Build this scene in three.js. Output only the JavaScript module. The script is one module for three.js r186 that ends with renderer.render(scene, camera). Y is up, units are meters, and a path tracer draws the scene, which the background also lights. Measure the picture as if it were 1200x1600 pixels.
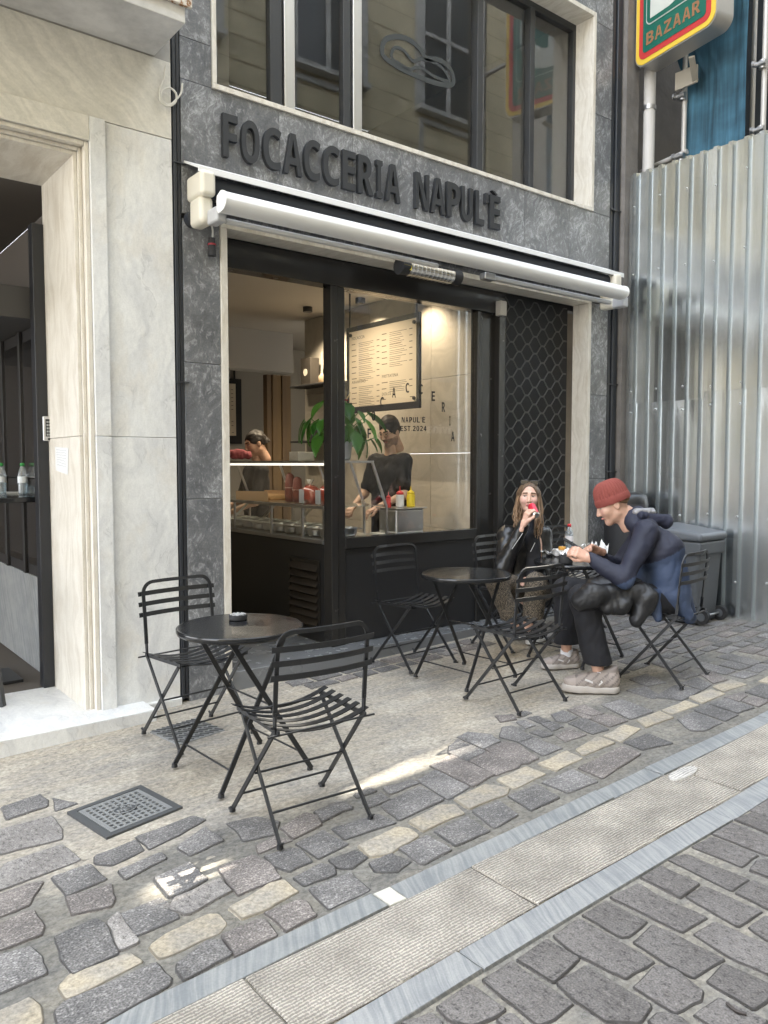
import * as THREE from 'three';
import { RoundedBoxGeometry } from 'three/addons/geometries/RoundedBoxGeometry.js';
import { mergeGeometries } from 'three/addons/utils/BufferGeometryUtils.js';
import { FontLoader } from 'three/addons/loaders/FontLoader.js';
import { TextGeometry } from 'three/addons/geometries/TextGeometry.js';
import { RectAreaLightUniformsLib } from 'three/addons/lights/RectAreaLightUniformsLib.js';

// ---------------------------------------------------------------- camera, sky, sun, exposure
const scene = new THREE.Scene();
const V = (x, y, z) => new THREE.Vector3(x, y, z);
const FPX = 1220, YAW = 38.4 * Math.PI / 180, PITCH = Math.atan(75 / FPX);
const CAM = V(0, 1.5, 4.585);
const FW = V(Math.sin(YAW) * Math.cos(PITCH), -Math.sin(PITCH), -Math.cos(YAW) * Math.cos(PITCH));
const RT = V(Math.cos(YAW), 0, Math.sin(YAW)), UP = RT.clone().cross(FW);
const camera = new THREE.PerspectiveCamera(2 * Math.atan(800 / FPX) * 180 / Math.PI, 0.75, 0.05, 400);
camera.position.copy(CAM); camera.lookAt(CAM.clone().add(FW));

const renderer = new THREE.WebGLRenderer({ antialias: true });
renderer.toneMapping = THREE.LinearToneMapping;
renderer.toneMappingExposure = 6.5;
renderer.shadowMap.enabled = true;
RectAreaLightUniformsLib.init();

const AZ = 9 * Math.PI / 180, EL = 48.5 * Math.PI / 180;          // the sun stands along the street, a little behind the shop fronts
const SUN = V(Math.cos(AZ) * Math.cos(EL), Math.sin(EL), -Math.sin(AZ) * Math.cos(EL));
{
  const w = 512, h = 256, d = new Float32Array(w * h * 4);
  for (let j = 0; j < h; j++) for (let i = 0; i < w; i++) {
    const el = (j + 0.5) / h * Math.PI - Math.PI / 2, az = ((i + 0.5) / w - 0.5) * 2 * Math.PI;
    const dir = V(Math.cos(el) * Math.cos(az), Math.sin(el), Math.cos(el) * Math.sin(az));
    const t = Math.max(0, Math.sin(el)), k = Math.pow(1 - t, 2.2), s = Math.max(0, dir.dot(SUN));
    const a = 0.5 * Math.pow(s, 6) + 1.2 * Math.pow(s, 40);
    const o = (j * w + i) * 4;
    d[o] = 0.80 + 0.34 * k + a * 1.05; d[o + 1] = 0.90 + 0.24 * k + a; d[o + 2] = 1.07 + 0.08 * k + a * 0.85; d[o + 3] = 1;
  }
  const t = new THREE.DataTexture(d, w, h, THREE.RGBAFormat, THREE.FloatType);
  t.mapping = THREE.EquirectangularReflectionMapping; t.magFilter = THREE.LinearFilter; t.minFilter = THREE.LinearFilter; t.needsUpdate = true;
  scene.background = t; scene.environment = t;
}
const sun = new THREE.DirectionalLight(new THREE.Color().setRGB(1, 0.93, 0.8), 5);
sun.position.copy(SUN.clone().multiplyScalar(40).add(V(3, 0, 1))); sun.target.position.set(3, 0, 1);
sun.castShadow = true; sun.shadow.radius = 1; sun.shadow.mapSize.set(4096, 4096);
Object.assign(sun.shadow.camera, { left: -25, right: 25, top: 25, bottom: -25, near: 1, far: 90 });
scene.add(sun, sun.target);

// ---------------------------------------------------------------- pixel -> place helpers (a pixel gives a direction, a surface gives the distance)
const ray = (x, y) => FW.clone().addScaledVector(RT, (x - 600) / FPX).addScaledVector(UP, (800 - y) / FPX);
const hit = (x, y, ax, v) => { const r = ray(x, y); return CAM.clone().addScaledVector(r, (v - CAM[ax]) / r[ax]); };
const onZ = (x, y, z = 0) => hit(x, y, 'z', z), onX = (x, y, X) => hit(x, y, 'x', X), onY = (x, y, Y) => hit(x, y, 'y', Y);
const atD = (x, y, d) => CAM.clone().addScaledVector(ray(x, y), d);
const gy = (x) => x < 2.2 ? 0.03 * (Math.max(x, -6) - 2.2) : x < 7 ? 0.018 * (x - 2.2) + 0.004 * (x - 2.2) ** 2 : 0.17856 + 0.03 * (Math.min(x, 20) - 7);
const onG = (x, y) => { let h = 0, P; for (let i = 0; i < 20; i++) { P = onY(x, y, h); h = gy(P.x); } return P; };

// ---------------------------------------------------------------- random, noise
let seed = 12345;
const rnd = () => { seed = (seed * 1664525 + 1013904223) >>> 0; return seed / 4294967296; };
const rr = (a, b) => a + (b - a) * rnd();
const GX = [], PM = new Uint8Array(4096);
for (let i = 0; i < 256; i++) { const a = rnd() * 6.2832; GX.push([Math.cos(a), Math.sin(a)]); }
for (let i = 0; i < 4096; i++) PM[i] = Math.floor(rnd() * 256);
const hsh = (i, j) => PM[(PM[i & 1023] + j * 7 + (j >> 3) * 131) & 4095];
const fd = (t) => t * t * t * (t * (t * 6 - 15) + 10);
function pn(x, y, px, py) {             // periodic gradient noise, about -0.7..0.7
  const xi = Math.floor(x), yi = Math.floor(y), fx = x - xi, fy = y - yi;
  const x0 = ((xi % px) + px) % px, x1 = (x0 + 1) % px, y0 = ((yi % py) + py) % py, y1 = (y0 + 1) % py;
  const g = (a, b, dx, dy) => { const q = GX[hsh(a, b)]; return q[0] * dx + q[1] * dy; };
  const u = fd(fx), v = fd(fy);
  const a = g(x0, y0, fx, fy), b = g(x1, y0, fx - 1, fy), c = g(x0, y1, fx, fy - 1), d = g(x1, y1, fx - 1, fy - 1);
  return a + u * (b - a) + v * (c - a + u * (a - b - c + d));
}
const fbm = (u, v, bx, by, oct, g = 0.5) => { let s = 0, a = 1; for (let i = 0; i < oct; i++) { s += a * pn(u * bx + i * 0.37, v * by + i * 0.71, bx, by); a *= g; bx *= 2; by *= 2; } return s; };
const cl = (x, a = 0, b = 1) => Math.min(b, Math.max(a, x));
const ss = (a, b, x) => { const t = cl((x - a) / (b - a)); return t * t * (3 - 2 * t); };
const toS = (c) => 255 * (c <= 0.0031308 ? 12.92 * c : 1.055 * Math.pow(c, 1 / 2.4) - 0.055);
function tex(n, fn, srgb = true) {
  const d = new Uint8Array(n * n * 4);
  for (let j = 0; j < n; j++) for (let i = 0; i < n; i++) {
    const c = fn(i / n, j / n), o = (j * n + i) * 4;
    if (srgb) { d[o] = toS(cl(c[0])); d[o + 1] = toS(cl(c[1])); d[o + 2] = toS(cl(c[2])); } else d[o] = d[o + 1] = d[o + 2] = 255 * cl(c);
    d[o + 3] = 255;
  }
  const t = new THREE.DataTexture(d, n, n, THREE.RGBAFormat);
  t.wrapS = t.wrapT = THREE.RepeatWrapping; t.magFilter = THREE.LinearFilter; t.minFilter = THREE.LinearMipmapLinearFilter; t.generateMipmaps = true;
  if (srgb) t.colorSpace = THREE.SRGBColorSpace; t.needsUpdate = true; return t;
}
const mix3 = (a, b, t) => [a[0] + (b[0] - a[0]) * t, a[1] + (b[1] - a[1]) * t, a[2] + (b[2] - a[2]) * t];
const mul3 = (a, k) => [a[0] * k, a[1] * k, a[2] * k];

// ---------------------------------------------------------------- materials (linear base colours)
const lin = (r, g, b) => new THREE.Color().setRGB(r, g, b);
const M = (r, g, b, o = {}) => new THREE.MeshPhysicalMaterial({ color: lin(r, g, b), roughness: 0.6, ...o });
const grey = (v, o) => M(v, v, v, o);

const tConcrete = tex(1024, (u, v) => {
  const a = fbm(u, v, 4, 4, 6, 0.6), b = fbm(u + 0.3, v + 0.1, 70, 90, 4, 0.8), s = fbm(u, v, 8, 34, 5, 0.65), p = ss(0.1, 0.5, fbm(u + 0.5, v, 7, 7, 4));
  let c = mix3([0.37, 0.325, 0.255], [0.255, 0.235, 0.205], cl(0.5 + a * 0.55 + s * 0.5));
  c = mix3(c, [0.47, 0.43, 0.355], p * 0.35); const k = 1 - Math.abs(fbm(u + 0.1, v + 0.6, 5, 5, 5, 0.6)) * 30; return mul3(c, (1 + b * 0.42) * (1 - 0.35 * ss(0.5, 1, k)));
});
const bConcrete = tex(512, (u, v) => 0.5 + 0.35 * fbm(u, v, 8, 8, 6, 0.65), false);
const tSide = tex(1024, (u, v) => {
  const a = fbm(u, v, 5, 5, 5, 0.55), f = fbm(u, v, 44, 80, 4, 0.75), g = fbm(u + 0.2, v + 0.4, 150, 150, 2), w = ss(0.05, 0.6, f + a * 0.25);
  let c = mix3([0.078, 0.075, 0.073], [0.125, 0.119, 0.114], cl(0.5 + a)); c = mix3(c, [0.27, 0.262, 0.25], w * 0.5); return mul3(c, 1 + g * 0.9);
});
const bSide = tex(512, (u, v) => 0.5 + 0.4 * fbm(u, v, 14, 26, 5, 0.65), false);
const tStreet = tex(1024, (u, v) => {
  const a = fbm(u, v, 4, 4, 5, 0.55), f = fbm(u, v, 60, 34, 3, 0.75), g = fbm(u + 0.2, v + 0.4, 170, 170, 2);
  let c = mix3([0.145, 0.133, 0.125], [0.20, 0.186, 0.175], cl(0.5 + a * 0.8)); c = mix3(c, [0.27, 0.25, 0.235], ss(0.15, 0.6, f) * 0.5); return mul3(c, 1 + g * 0.6 - ss(0.25, 0.5, -f) * 0.4);
});
const tYellow = tex(512, (u, v) => { const a = fbm(u, v, 6, 6, 5, 0.6), g = fbm(u, v, 60, 60, 4, 0.8); return mul3(mix3([0.46, 0.395, 0.29], [0.36, 0.325, 0.27], cl(0.5 + a * 1.2)), 1 + g * 0.4); });
const tSlab = tex(1024, (u, v) => {
  const n = 72, y = v * n + fbm(u, v, 12, 12, 3) * 0.35, r = Math.abs(((y % 1) + 1) % 1 - 0.5) * 2, d = fbm(u, v, 110, 72, 3, 0.75), a = fbm(u, v, 5, 5, 4);
  const t = ss(0.35, 0.75, r + d * 0.7); return mul3(mix3([0.235, 0.222, 0.205], [0.46, 0.435, 0.395], t), 1 + a * 0.35);
});
const bSlab = tex(1024, (u, v) => { const n = 72, y = v * n + fbm(u, v, 12, 12, 3) * 0.35, r = Math.abs(((y % 1) + 1) % 1 - 0.5) * 2, d = fbm(u, v, 110, 72, 3, 0.75); return ss(0.2, 0.8, r + d * 0.6); }, false);
const tStripM = tex(1024, (u, v) => { const w = fbm(u, v, 3, 3, 3) * 0.06, a = fbm(u, v + w + u * 2, 3, 26, 6, 0.62), b = fbm(u, v + u * 2, 10, 90, 3), q = fbm(u, v, 7, 9, 5, 0.6); return mul3(mix3([0.29, 0.305, 0.325], [0.45, 0.455, 0.46], cl(0.5 + a * 0.9 + b * 0.3 + q * 0.4)), 1 + fbm(u, v, 130, 130, 2) * 0.12); });
const tWhite = tex(1024, (u, v) => {           // pale marble, faint streaks run upward
  const w = fbm(u, v, 4, 3, 4) * 0.12, a = fbm(u + w, v, 16, 2, 6, 0.6), b = fbm(u + w, v, 6, 4, 6, 0.6), g = fbm(u, v, 60, 30, 3, 0.7), e = 1 - Math.abs(fbm(u + w, v + 0.3, 9, 2, 6, 0.6)) * 7;
  let c = mix3([0.72, 0.72, 0.70], [0.59, 0.592, 0.588], cl(0.45 + a * 0.7 + b * 0.5)); c = mix3(c, [0.63, 0.60, 0.545], ss(0.05, 0.6, fbm(u + 0.7, v + w, 5, 3, 5, 0.6)) * 0.5);
  return mul3(mix3(c, [0.40, 0.40, 0.40], ss(0.5, 1, e) * ss(-0.1, 0.4, b) * 0.45), 1 + g * 0.07 + fbm(u, v, 140, 140, 2) * 0.07);
});
const tWhiteH = tex(1024, (u, v) => {          // pale marble, streaks lie across
  const w = fbm(u, v, 3, 4, 4) * 0.10, a = fbm(u, v + w + u, 3, 18, 6, 0.6), b = fbm(u + w, v, 5, 7, 5, 0.6), g = fbm(u, v, 40, 60, 3, 0.7);
  const c = mix3([0.68, 0.65, 0.58], [0.54, 0.52, 0.465], cl(0.45 + a * 0.8 + b * 0.4)); return mul3(c, 1 + g * 0.08 + fbm(u, v, 130, 130, 2) * 0.06);
});
const tCream = tex(1024, (u, v) => {
  const w = fbm(u, v, 4, 3, 4) * 0.08, a = fbm(u + w, v, 22, 2, 6, 0.62), b = fbm(u, v, 70, 4, 3), q = fbm(u, v + 0.4, 5, 5, 5, 0.6);
  return mul3(mix3([0.68, 0.645, 0.575], [0.54, 0.495, 0.42], cl(0.4 + a * 0.7 + b * 0.2 + q * 0.4)), 1 + fbm(u, v, 130, 130, 2) * 0.08);
});
const tDark = tex(1024, (u, v) => {            // grey marble cladding, cloudy with fine pale grain
  const w = fbm(u, v, 5, 4, 4, 0.6), q = fbm(u + 0.4, v + 0.2, 5, 3, 5, 0.6), a = fbm(u + w * 0.06, v + w * 0.05, 8, 6, 6, 0.65), g = fbm(u + w * 0.05, v + w * 0.04, 46, 26, 4, 0.72);
  const r1 = 1 - Math.abs(fbm(u + w * 0.08, v + w * 0.06, 13, 8, 5, 0.65)) * 7, r2 = 1 - Math.abs(fbm(u + 0.5 - w * 0.06, v + w * 0.08, 24, 15, 4, 0.65)) * 6;
  let c = mix3([0.085, 0.088, 0.094], [0.165, 0.168, 0.173], cl(0.5 + a * 0.6 + q * 0.3));
  c = mix3(c, [0.36, 0.365, 0.37], cl(ss(0.3, 1, r1) * ss(0.05, 0.5, q + a * 0.5) * 0.5 + ss(0.3, 1, r2) * ss(0.0, 0.5, a) * 0.35 + ss(0.1, 0.6, g + q * 0.4) * 0.32));
  return mul3(c, 1 + g * 0.2 + fbm(u, v, 140, 140, 2) * 0.25);
});
const tRust = tex(512, (u, v) => { const a = fbm(u, v, 12, 6, 5, 0.65); return mix3([0.55, 0.52, 0.46], [0.25, 0.12, 0.05], ss(-0.05, 0.25, a)); });
const tStone = tex(1024, (u, v) => { const w = fbm(u, v, 3, 3, 3) * 0.4, a = fbm(u, v + w, 3, 8, 5, 0.55); return mul3(mix3([0.50, 0.465, 0.40], [0.41, 0.38, 0.325], cl(0.5 + a)), 1 + fbm(u, v, 110, 110, 2) * 0.08); });
const tPlaster = tex(512, (u, v) => { const a = fbm(u, v, 4, 4, 7, 0.68); return mul3([1, 1, 1], cl(0.86 + a * 0.22)); });
const bFine = tex(512, (u, v) => 0.5 + 0.45 * fbm(u, v, 20, 20, 5, 0.7), false);
const tGrime = tex(512, (u, v) => 0.42 + 0.35 * fbm(u, v, 6, 6, 6, 0.6), false);
const bCloth = tex(512, (u, v) => 0.5 + 0.5 * fbm(u, v, 5, 7, 4, 0.55), false);
const tLeo = tex(512, (u, v) => { const a = fbm(u, v, 46, 46, 2, 0.5), b = fbm(u + 0.3, v, 34, 34, 2); return Math.abs(a) < 0.13 || b > 0.36 ? [0.012, 0.011, 0.01] : mul3([0.19, 0.155, 0.115], 1 + b * 0.6); });
const tNet = tex(512, (u, v) => { const a = fbm(u, v, 40, 2, 3), b = fbm(u, v, 3, 5, 4), g = (Math.sin(u * 512 * 1.2) * Math.sin(v * 512 * 1.2)) * 0.08; return mul3([0.045, 0.125, 0.185], 1 + a * 0.5 + b * 0.5 + g); });

const mConcrete = M(1, 1, 1, { vertexColors: true, map: tConcrete, bumpMap: bConcrete, bumpScale: 0.006, roughness: 0.92 });
const stoneTone = (t, k, b, o = {}) => M(k, k * 0.985, k * 0.97, { map: t, bumpMap: b, bumpScale: 0.006, roughness: 0.8, ...o });
const mSides = [1.1, 1.25, 1.4, 1.6].map((k) => stoneTone(tSide, k, bSide)).concat([M(1.6, 1.48, 1.4, { map: tSide, bumpMap: bSide, bumpScale: 0.006, roughness: 0.8 })]);
const mPale = [1.3, 1.5].map((k) => M(k, k, k * 0.98, { map: tStreet, bumpMap: bConcrete, bumpScale: 0.008, roughness: 0.9 }));
const mStreets = [0.74, 0.82, 0.9].map((k) => stoneTone(tStreet, k, bSide));
const mYellow = [0.76, 0.86].map((k) => M(k, k, k, { map: tYellow, bumpMap: bFine, bumpScale: 0.003, roughness: 0.85 }));
const mSlab = M(1.08, 1.03, 0.95, { map: tSlab, bumpMap: bSlab, bumpScale: 0.004, roughness: 0.75 });
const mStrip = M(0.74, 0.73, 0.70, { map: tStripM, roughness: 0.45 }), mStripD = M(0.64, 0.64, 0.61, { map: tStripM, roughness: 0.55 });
const mWhite = M(1, 1, 1, { map: tWhite, roughness: 0.38, bumpMap: bFine, bumpScale: 0.0006 }), mWhiteH = M(1, 1, 1, { map: tWhiteH, roughness: 0.4 });
const mCream = M(1, 1, 1, { map: tCream, roughness: 0.42 });
const mDark = M(1.2, 1.2, 1.2, { map: tDark, roughness: 0.36, bumpMap: bFine, bumpScale: 0.0005 });
const mStone = M(1, 1, 1, { map: tStone, roughness: 0.5 });
const mBlack = M(0.019, 0.019, 0.02, { roughness: 0.38 }), mBlackMatt = M(0.02, 0.02, 0.021, { roughness: 0.7 });
const mFrame = M(0.022, 0.021, 0.02, { roughness: 0.42, roughnessMap: tGrime });
const mChair = M(0.0125, 0.013, 0.0142, { roughness: 0.42, metalness: 0.0, clearcoat: 0.15, clearcoatRoughness: 0.5 });
const mTop = M(0.013, 0.0135, 0.0145, { roughness: 0.34, roughnessMap: tGrime });
const mSteel = M(0.55, 0.55, 0.54, { metalness: 1, roughness: 0.3 }), mSteelR = M(0.45, 0.45, 0.45, { metalness: 1, roughness: 0.45 });
const mAlu = M(0.6, 0.6, 0.6, { metalness: 1, roughness: 0.35 });
const mWhitePaint = M(0.72, 0.72, 0.71, { roughness: 0.4 }), mCreamPlastic = M(0.66, 0.62, 0.52, { roughness: 0.45 });
const mGlass = M(1, 1, 1, { transmission: 1, thickness: 0, roughness: 0, ior: 1.5 });
const mLetter = M(0.022, 0.0235, 0.026, { roughness: 0.55 });
const mPlasterW = M(0.62, 0.61, 0.58, { map: tPlaster, roughness: 0.85 });

// ---------------------------------------------------------------- building helpers
const used = {};
const numbered = (n) => { const k = used[n] = (used[n] ?? -1) + 1; return k ? n + '_' + String(k).padStart(3, '0') : n; };
const tag = (o, label, category, group) => { o.userData.label = label; o.userData.category = category; if (group) o.userData.group = group; return o; };
const sh = (o) => { o.castShadow = o.receiveShadow = true; return o; };
function thing(name, label, category, p = [0, 0, 0], turn = 0, group) {
  const o = new THREE.Group(); o.name = numbered(name); o.position.set(...p); o.rotation.y = turn; scene.add(o); return tag(o, label, category, group);
}
function part(parent, name, geo, m, label) { const o = sh(new THREE.Mesh(geo, m)); o.name = name; if (label) o.userData.label = label; parent.add(o); return o; }
function solo(name, geo, m, label, category, group) { const o = sh(new THREE.Mesh(geo, m)); o.name = numbered(name); scene.add(o); return tag(o, label, category, group); }
function struct(name, geo, m) { const o = sh(new THREE.Mesh(geo, m)); o.name = numbered(name); o.userData.kind = 'structure'; scene.add(o); return o; }
function copy(src, p, turn, label, group) { const o = src.clone(); o.name = numbered(src.name); o.userData = { ...src.userData }; o.position.set(...p); o.rotation.set(0, turn, 0); if (label) o.userData.label = label; if (group) o.userData.group = group; scene.add(o); return o; }
function wuv(g, s = 1, ox = 0, oy = 0) {      // uv in metres / s from the dominant axis of the normal
  const p = g.attributes.position, n = g.attributes.normal, uv = new Float32Array(p.count * 2);
  for (let i = 0; i < p.count; i++) {
    const ax = Math.abs(n.getX(i)), ay = Math.abs(n.getY(i)), az = Math.abs(n.getZ(i));
    const a = ax > ay && ax > az ? [p.getZ(i), p.getY(i)] : ay >= az ? [p.getX(i), p.getZ(i)] : [p.getX(i), p.getY(i)];
    uv[2 * i] = a[0] / s + ox; uv[2 * i + 1] = a[1] / s + oy;
  }
  g.setAttribute('uv', new THREE.BufferAttribute(uv, 2)); return g;
}
const box = (x0, x1, y0, y1, z0, z1, s = 1) => { const g = new THREE.BoxGeometry(x1 - x0, y1 - y0, z1 - z0); g.translate((x0 + x1) / 2, (y0 + y1) / 2, (z0 + z1) / 2); return wuv(g, s); };
const rbox = (x0, x1, y0, y1, z0, z1, r = 0.004, s = 1, ox = 0, oy = 0, seg = 1) => { const g = new RoundedBoxGeometry(x1 - x0, y1 - y0, z1 - z0, seg, Math.min(r, (x1 - x0) / 2.01, (y1 - y0) / 2.01, (z1 - z0) / 2.01)); g.translate((x0 + x1) / 2, (y0 + y1) / 2, (z0 + z1) / 2); return wuv(g, s, ox, oy); };
const clean = (g) => { let q = g.index ? g.toNonIndexed() : g; for (const k of Object.keys(q.attributes)) if (!['position', 'normal', 'uv'].includes(k)) q.deleteAttribute(k); if (!q.attributes.uv) wuv(q); q.morphAttributes = {}; return q; };
const mg = (...gs) => mergeGeometries(gs.flat().map(clean));
function bar(a, b, w, t, hint = V(0, 1, 0)) {  // flat bar from a to b: w across, t thick (t along hint as far as it can)
  const d = b.clone().sub(a), L = d.length(), g = new THREE.BoxGeometry(w, t, L), z = d.normalize();
  const x = hint.clone().cross(z); if (x.lengthSq() < 1e-6) x.set(1, 0, 0); x.normalize(); const y = z.clone().cross(x);
  g.applyMatrix4(new THREE.Matrix4().makeBasis(x, y, z)); g.translate((a.x + b.x) / 2, (a.y + b.y) / 2, (a.z + b.z) / 2); return g;
}
function rod(a, b, r, r2 = r, n = 8) { const d = b.clone().sub(a), g = new THREE.CylinderGeometry(r2, r, d.length(), n); g.applyQuaternion(new THREE.Quaternion().setFromUnitVectors(V(0, 1, 0), d.clone().normalize())); g.translate((a.x + b.x) / 2, (a.y + b.y) / 2, (a.z + b.z) / 2); return g; }
const tube = (pts, r, n = 24, m = 6, closed = false) => new THREE.TubeGeometry(new THREE.CatmullRomCurve3(pts, closed, 'centripetal'), n, r, m, closed);
const lathe = (pts, n = 24) => new THREE.LatheGeometry(pts.map((p) => new THREE.Vector2(p[0], p[1])), n);
function ribbon(pts, wdir, w, t) {             // curved flat bar through pts, width w along wdir, thickness t
  const pos = [], idx = [], n = pts.length, wd = wdir.clone().normalize();
  for (let i = 0; i < n; i++) {
    const tg = pts[Math.min(n - 1, i + 1)].clone().sub(pts[Math.max(0, i - 1)]).normalize(), nn = tg.clone().cross(wd).normalize();
    for (const [a, b] of [[-1, -1], [1, -1], [1, 1], [-1, 1]]) { const q = pts[i].clone().addScaledVector(wd, a * w / 2).addScaledVector(nn, b * t / 2); pos.push(q.x, q.y, q.z); }
  }
  const quad = (a, b, c, d) => idx.push(a, b, c, a, c, d);
  for (let i = 0; i < n - 1; i++) for (let k = 0; k < 4; k++) quad(i * 4 + k, i * 4 + (k + 1) % 4, (i + 1) * 4 + (k + 1) % 4, (i + 1) * 4 + k);
  quad(3, 2, 1, 0); quad((n - 1) * 4, (n - 1) * 4 + 1, (n - 1) * 4 + 2, (n - 1) * 4 + 3);
  const g = new THREE.BufferGeometry(); g.setAttribute('position', new THREE.Float32BufferAttribute(pos, 3)); g.setIndex(idx); const q = g.toNonIndexed(); q.computeVertexNormals(); return wuv(q);
}
function canvasTex(w, h, draw) { const c = document.createElement('canvas'); c.width = w; c.height = h; draw(c.getContext('2d'), w, h); const t = new THREE.CanvasTexture(c); t.colorSpace = THREE.SRGBColorSpace; return t; }
const quadGeo = (a, b, c, d) => {              // flat quad a (0,0) b (1,0) c (1,1) d (0,1)
  const g = new THREE.BufferGeometry(); g.setAttribute('position', new THREE.Float32BufferAttribute([a, b, c, a, c, d].flatMap((p) => [p.x, p.y, p.z]), 3));
  g.setAttribute('uv', new THREE.Float32BufferAttribute([0, 0, 1, 0, 1, 1, 0, 0, 1, 1, 0, 1], 2)); g.computeVertexNormals(); return g;
};
const fontB = await new FontLoader().loadAsync('fonts/droid/droid_sans_bold.typeface.json');
const fontR = await new FontLoader().loadAsync('fonts/droid/droid_sans_regular.typeface.json');
function glyph(ch, x0, x1, y0, y1, depth, font = fontB) {   // one letter fitted to a rectangle, front towards +z
  let gs;
  const raw = (c) => { const g = new TextGeometry(c, { font, size: 1, depth: 1, curveSegments: 5, bevelEnabled: false }); g.computeBoundingBox(); return g; };
  const fit = (g, a, b, c, d) => { const B = g.boundingBox; g.translate(-B.min.x, -B.min.y, 0); g.scale((b - a) / (B.max.x - B.min.x), (d - c) / (B.max.y - B.min.y), depth); g.translate(a, c, 0); return g; };
  if (ch === 'È') { gs = [fit(raw('E'), x0, x1, y0, y1)]; const w = x1 - x0, h = y1 - y0, s = new THREE.Shape([[0.15, 0.13], [0.42, 0.13], [0.72, 0.04], [0.52, 0.04]].map(([a, b]) => new THREE.Vector2(x0 + a * w, y1 + b * h))); const e = new THREE.ExtrudeGeometry(s, { depth, bevelEnabled: false }); gs.push(e); }
  else if (ch === "'") gs = [box(x0, x1, y1 - (y1 - y0) * 0.3, y1, 0, depth)];
  else gs = [fit(raw(ch), x0, x1, y0, y1)];
  return mg(gs);
}

// ================================================================ ground
function sheet(z0, z1, dz, dy, s, tone) {
  const xs = [], zs = [], pos = [], idx = [], col = [];
  for (let x = -30; x < -2; x += 1) xs.push(x); for (let x = -2; x < 8; x += 0.05) xs.push(x); for (let x = 8; x <= 40; x += 1) xs.push(x);
  for (let z = z0; z < z1 - 1e-6; z += z < -0.8 || z > 5 ? 1 : dz) zs.push(z); zs.push(z1);
  for (const z of zs) for (const x of xs) { pos.push(x, gy(x) + dy, z); const t = tone(x, z); const w = 2 * (1 - t); col.push(t, t * (1 + 0.045 * w), t * (1 + 0.10 * w)); }
  const nx = xs.length - 1; for (let j = 0; j < zs.length - 1; j++) for (let i = 0; i < nx; i++) { const a = j * (nx + 1) + i, b = a + 1, c = a + nx + 1, d = c + 1; idx.push(a, c, b, b, c, d); }
  const g = new THREE.BufferGeometry(); g.setAttribute('position', new THREE.Float32BufferAttribute(pos, 3)); g.setAttribute('color', new THREE.Float32BufferAttribute(col, 3)); g.setIndex(idx); g.computeVertexNormals(); return wuv(g, s);
}
// poured cement in front of the shops, greyer bedding mortar under the setts
const mortar = (x, z) => { const b = z - 1.68 - 0.16 * pn(x * 1.3, z * 1.3, 64, 64) - 0.1 * pn(x * 5, z * 5, 64, 64), e = x - 4.75 + 0.3 * pn(x * 2, z * 3, 64, 64), t = Math.max(ss(-0.05, 0.05, b), ss(-0.06, 0.06, e)); return 1 - t * (0.47 + 0.16 * pn(x * 9, z * 9, 64, 64)); };
const pavement = struct('pavement', sheet(-8, 2.47, 0.05, 0, 1.9, mortar), mConcrete);
const street = struct('street', sheet(2.47, 20, 0.1, 0, 1.7, (x, z) => 0.68 + 0.08 * pn(x * 6, z * 6, 64, 64)), mConcrete);

function stoneGeo(poly, top, bev, jit, soft, s = 1, chaikin = true) {   // a paving stone from its outline on the ground ([x, z] points)
  let p = [];
  for (let i = 0; i < poly.length; i++) { const a = poly[i], b = poly[(i + 1) % poly.length]; p.push(a); const L = Math.hypot(b[0] - a[0], b[1] - a[1]); if (L > 0.09) for (const t of [0.33, 0.67]) p.push([a[0] + (b[0] - a[0]) * t + rr(-jit, jit), a[1] + (b[1] - a[1]) * t + rr(-jit, jit)]); }
  if (chaikin) { const q = []; p.forEach((a, i) => { const b = p[(i + 1) % p.length]; q.push([a[0] * 0.87 + b[0] * 0.13, a[1] * 0.87 + b[1] * 0.13], [a[0] * 0.13 + b[0] * 0.87, a[1] * 0.13 + b[1] * 0.87]); }); p = q; }
  const n = p.length, cx = p.reduce((t, a) => t + a[0], 0) / n, cz = p.reduce((t, a) => t + a[1], 0) / n, pos = [], idx = [];
  const tilt = rr(-0.015, 0.015), tilt2 = rr(-0.015, 0.015);
  for (const [y, ins] of [[-0.02, 0], [top - bev * 0.6, 0.001], [top, bev]]) for (const [x, z] of p) { const dx = x - cx, dz = z - cz, L = Math.hypot(dx, dz) || 1, k = 1 - ins / L; const X = cx + dx * k, Z = cz + dz * k; pos.push(X, gy(X) + y + (y > 0 ? dx * tilt + dz * tilt2 : 0), Z); }
  pos.push(cx, gy(cx) + top + 0.0015, cz);
  for (let r = 0; r < 2; r++) for (let i = 0; i < n; i++) { const a = r * n + i, b = r * n + (i + 1) % n; idx.push(a, a + n, b, b, a + n, b + n); }
  for (let i = 0; i < n; i++) idx.push(2 * n + i, 3 * n, 2 * n + (i + 1) % n);
  let area = 0; p.forEach((a, i) => { const b = p[(i + 1) % n]; area += a[0] * b[1] - b[0] * a[1]; });
  if (area > 0) for (let i = 0; i < idx.length; i += 3) { const t = idx[i]; idx[i] = idx[i + 1]; idx[i + 1] = t; }
  let g = new THREE.BufferGeometry(); g.setAttribute('position', new THREE.Float32BufferAttribute(pos, 3)); g.setIndex(idx); if (!soft) g = g.toNonIndexed(); g.computeVertexNormals();
  return wuv(g, s, rnd(), rnd());
}
const inPoly = (x, z, P) => { let c = false; for (let i = 0, j = P.length - 1; i < P.length; j = i++) if ((P[i][1] > z) !== (P[j][1] > z) && x < (P[j][0] - P[i][0]) * (z - P[i][1]) / (P[j][1] - P[i][1]) + P[i][0]) c = !c; return c; };
const traced = { pavement: [], street: [] };
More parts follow.
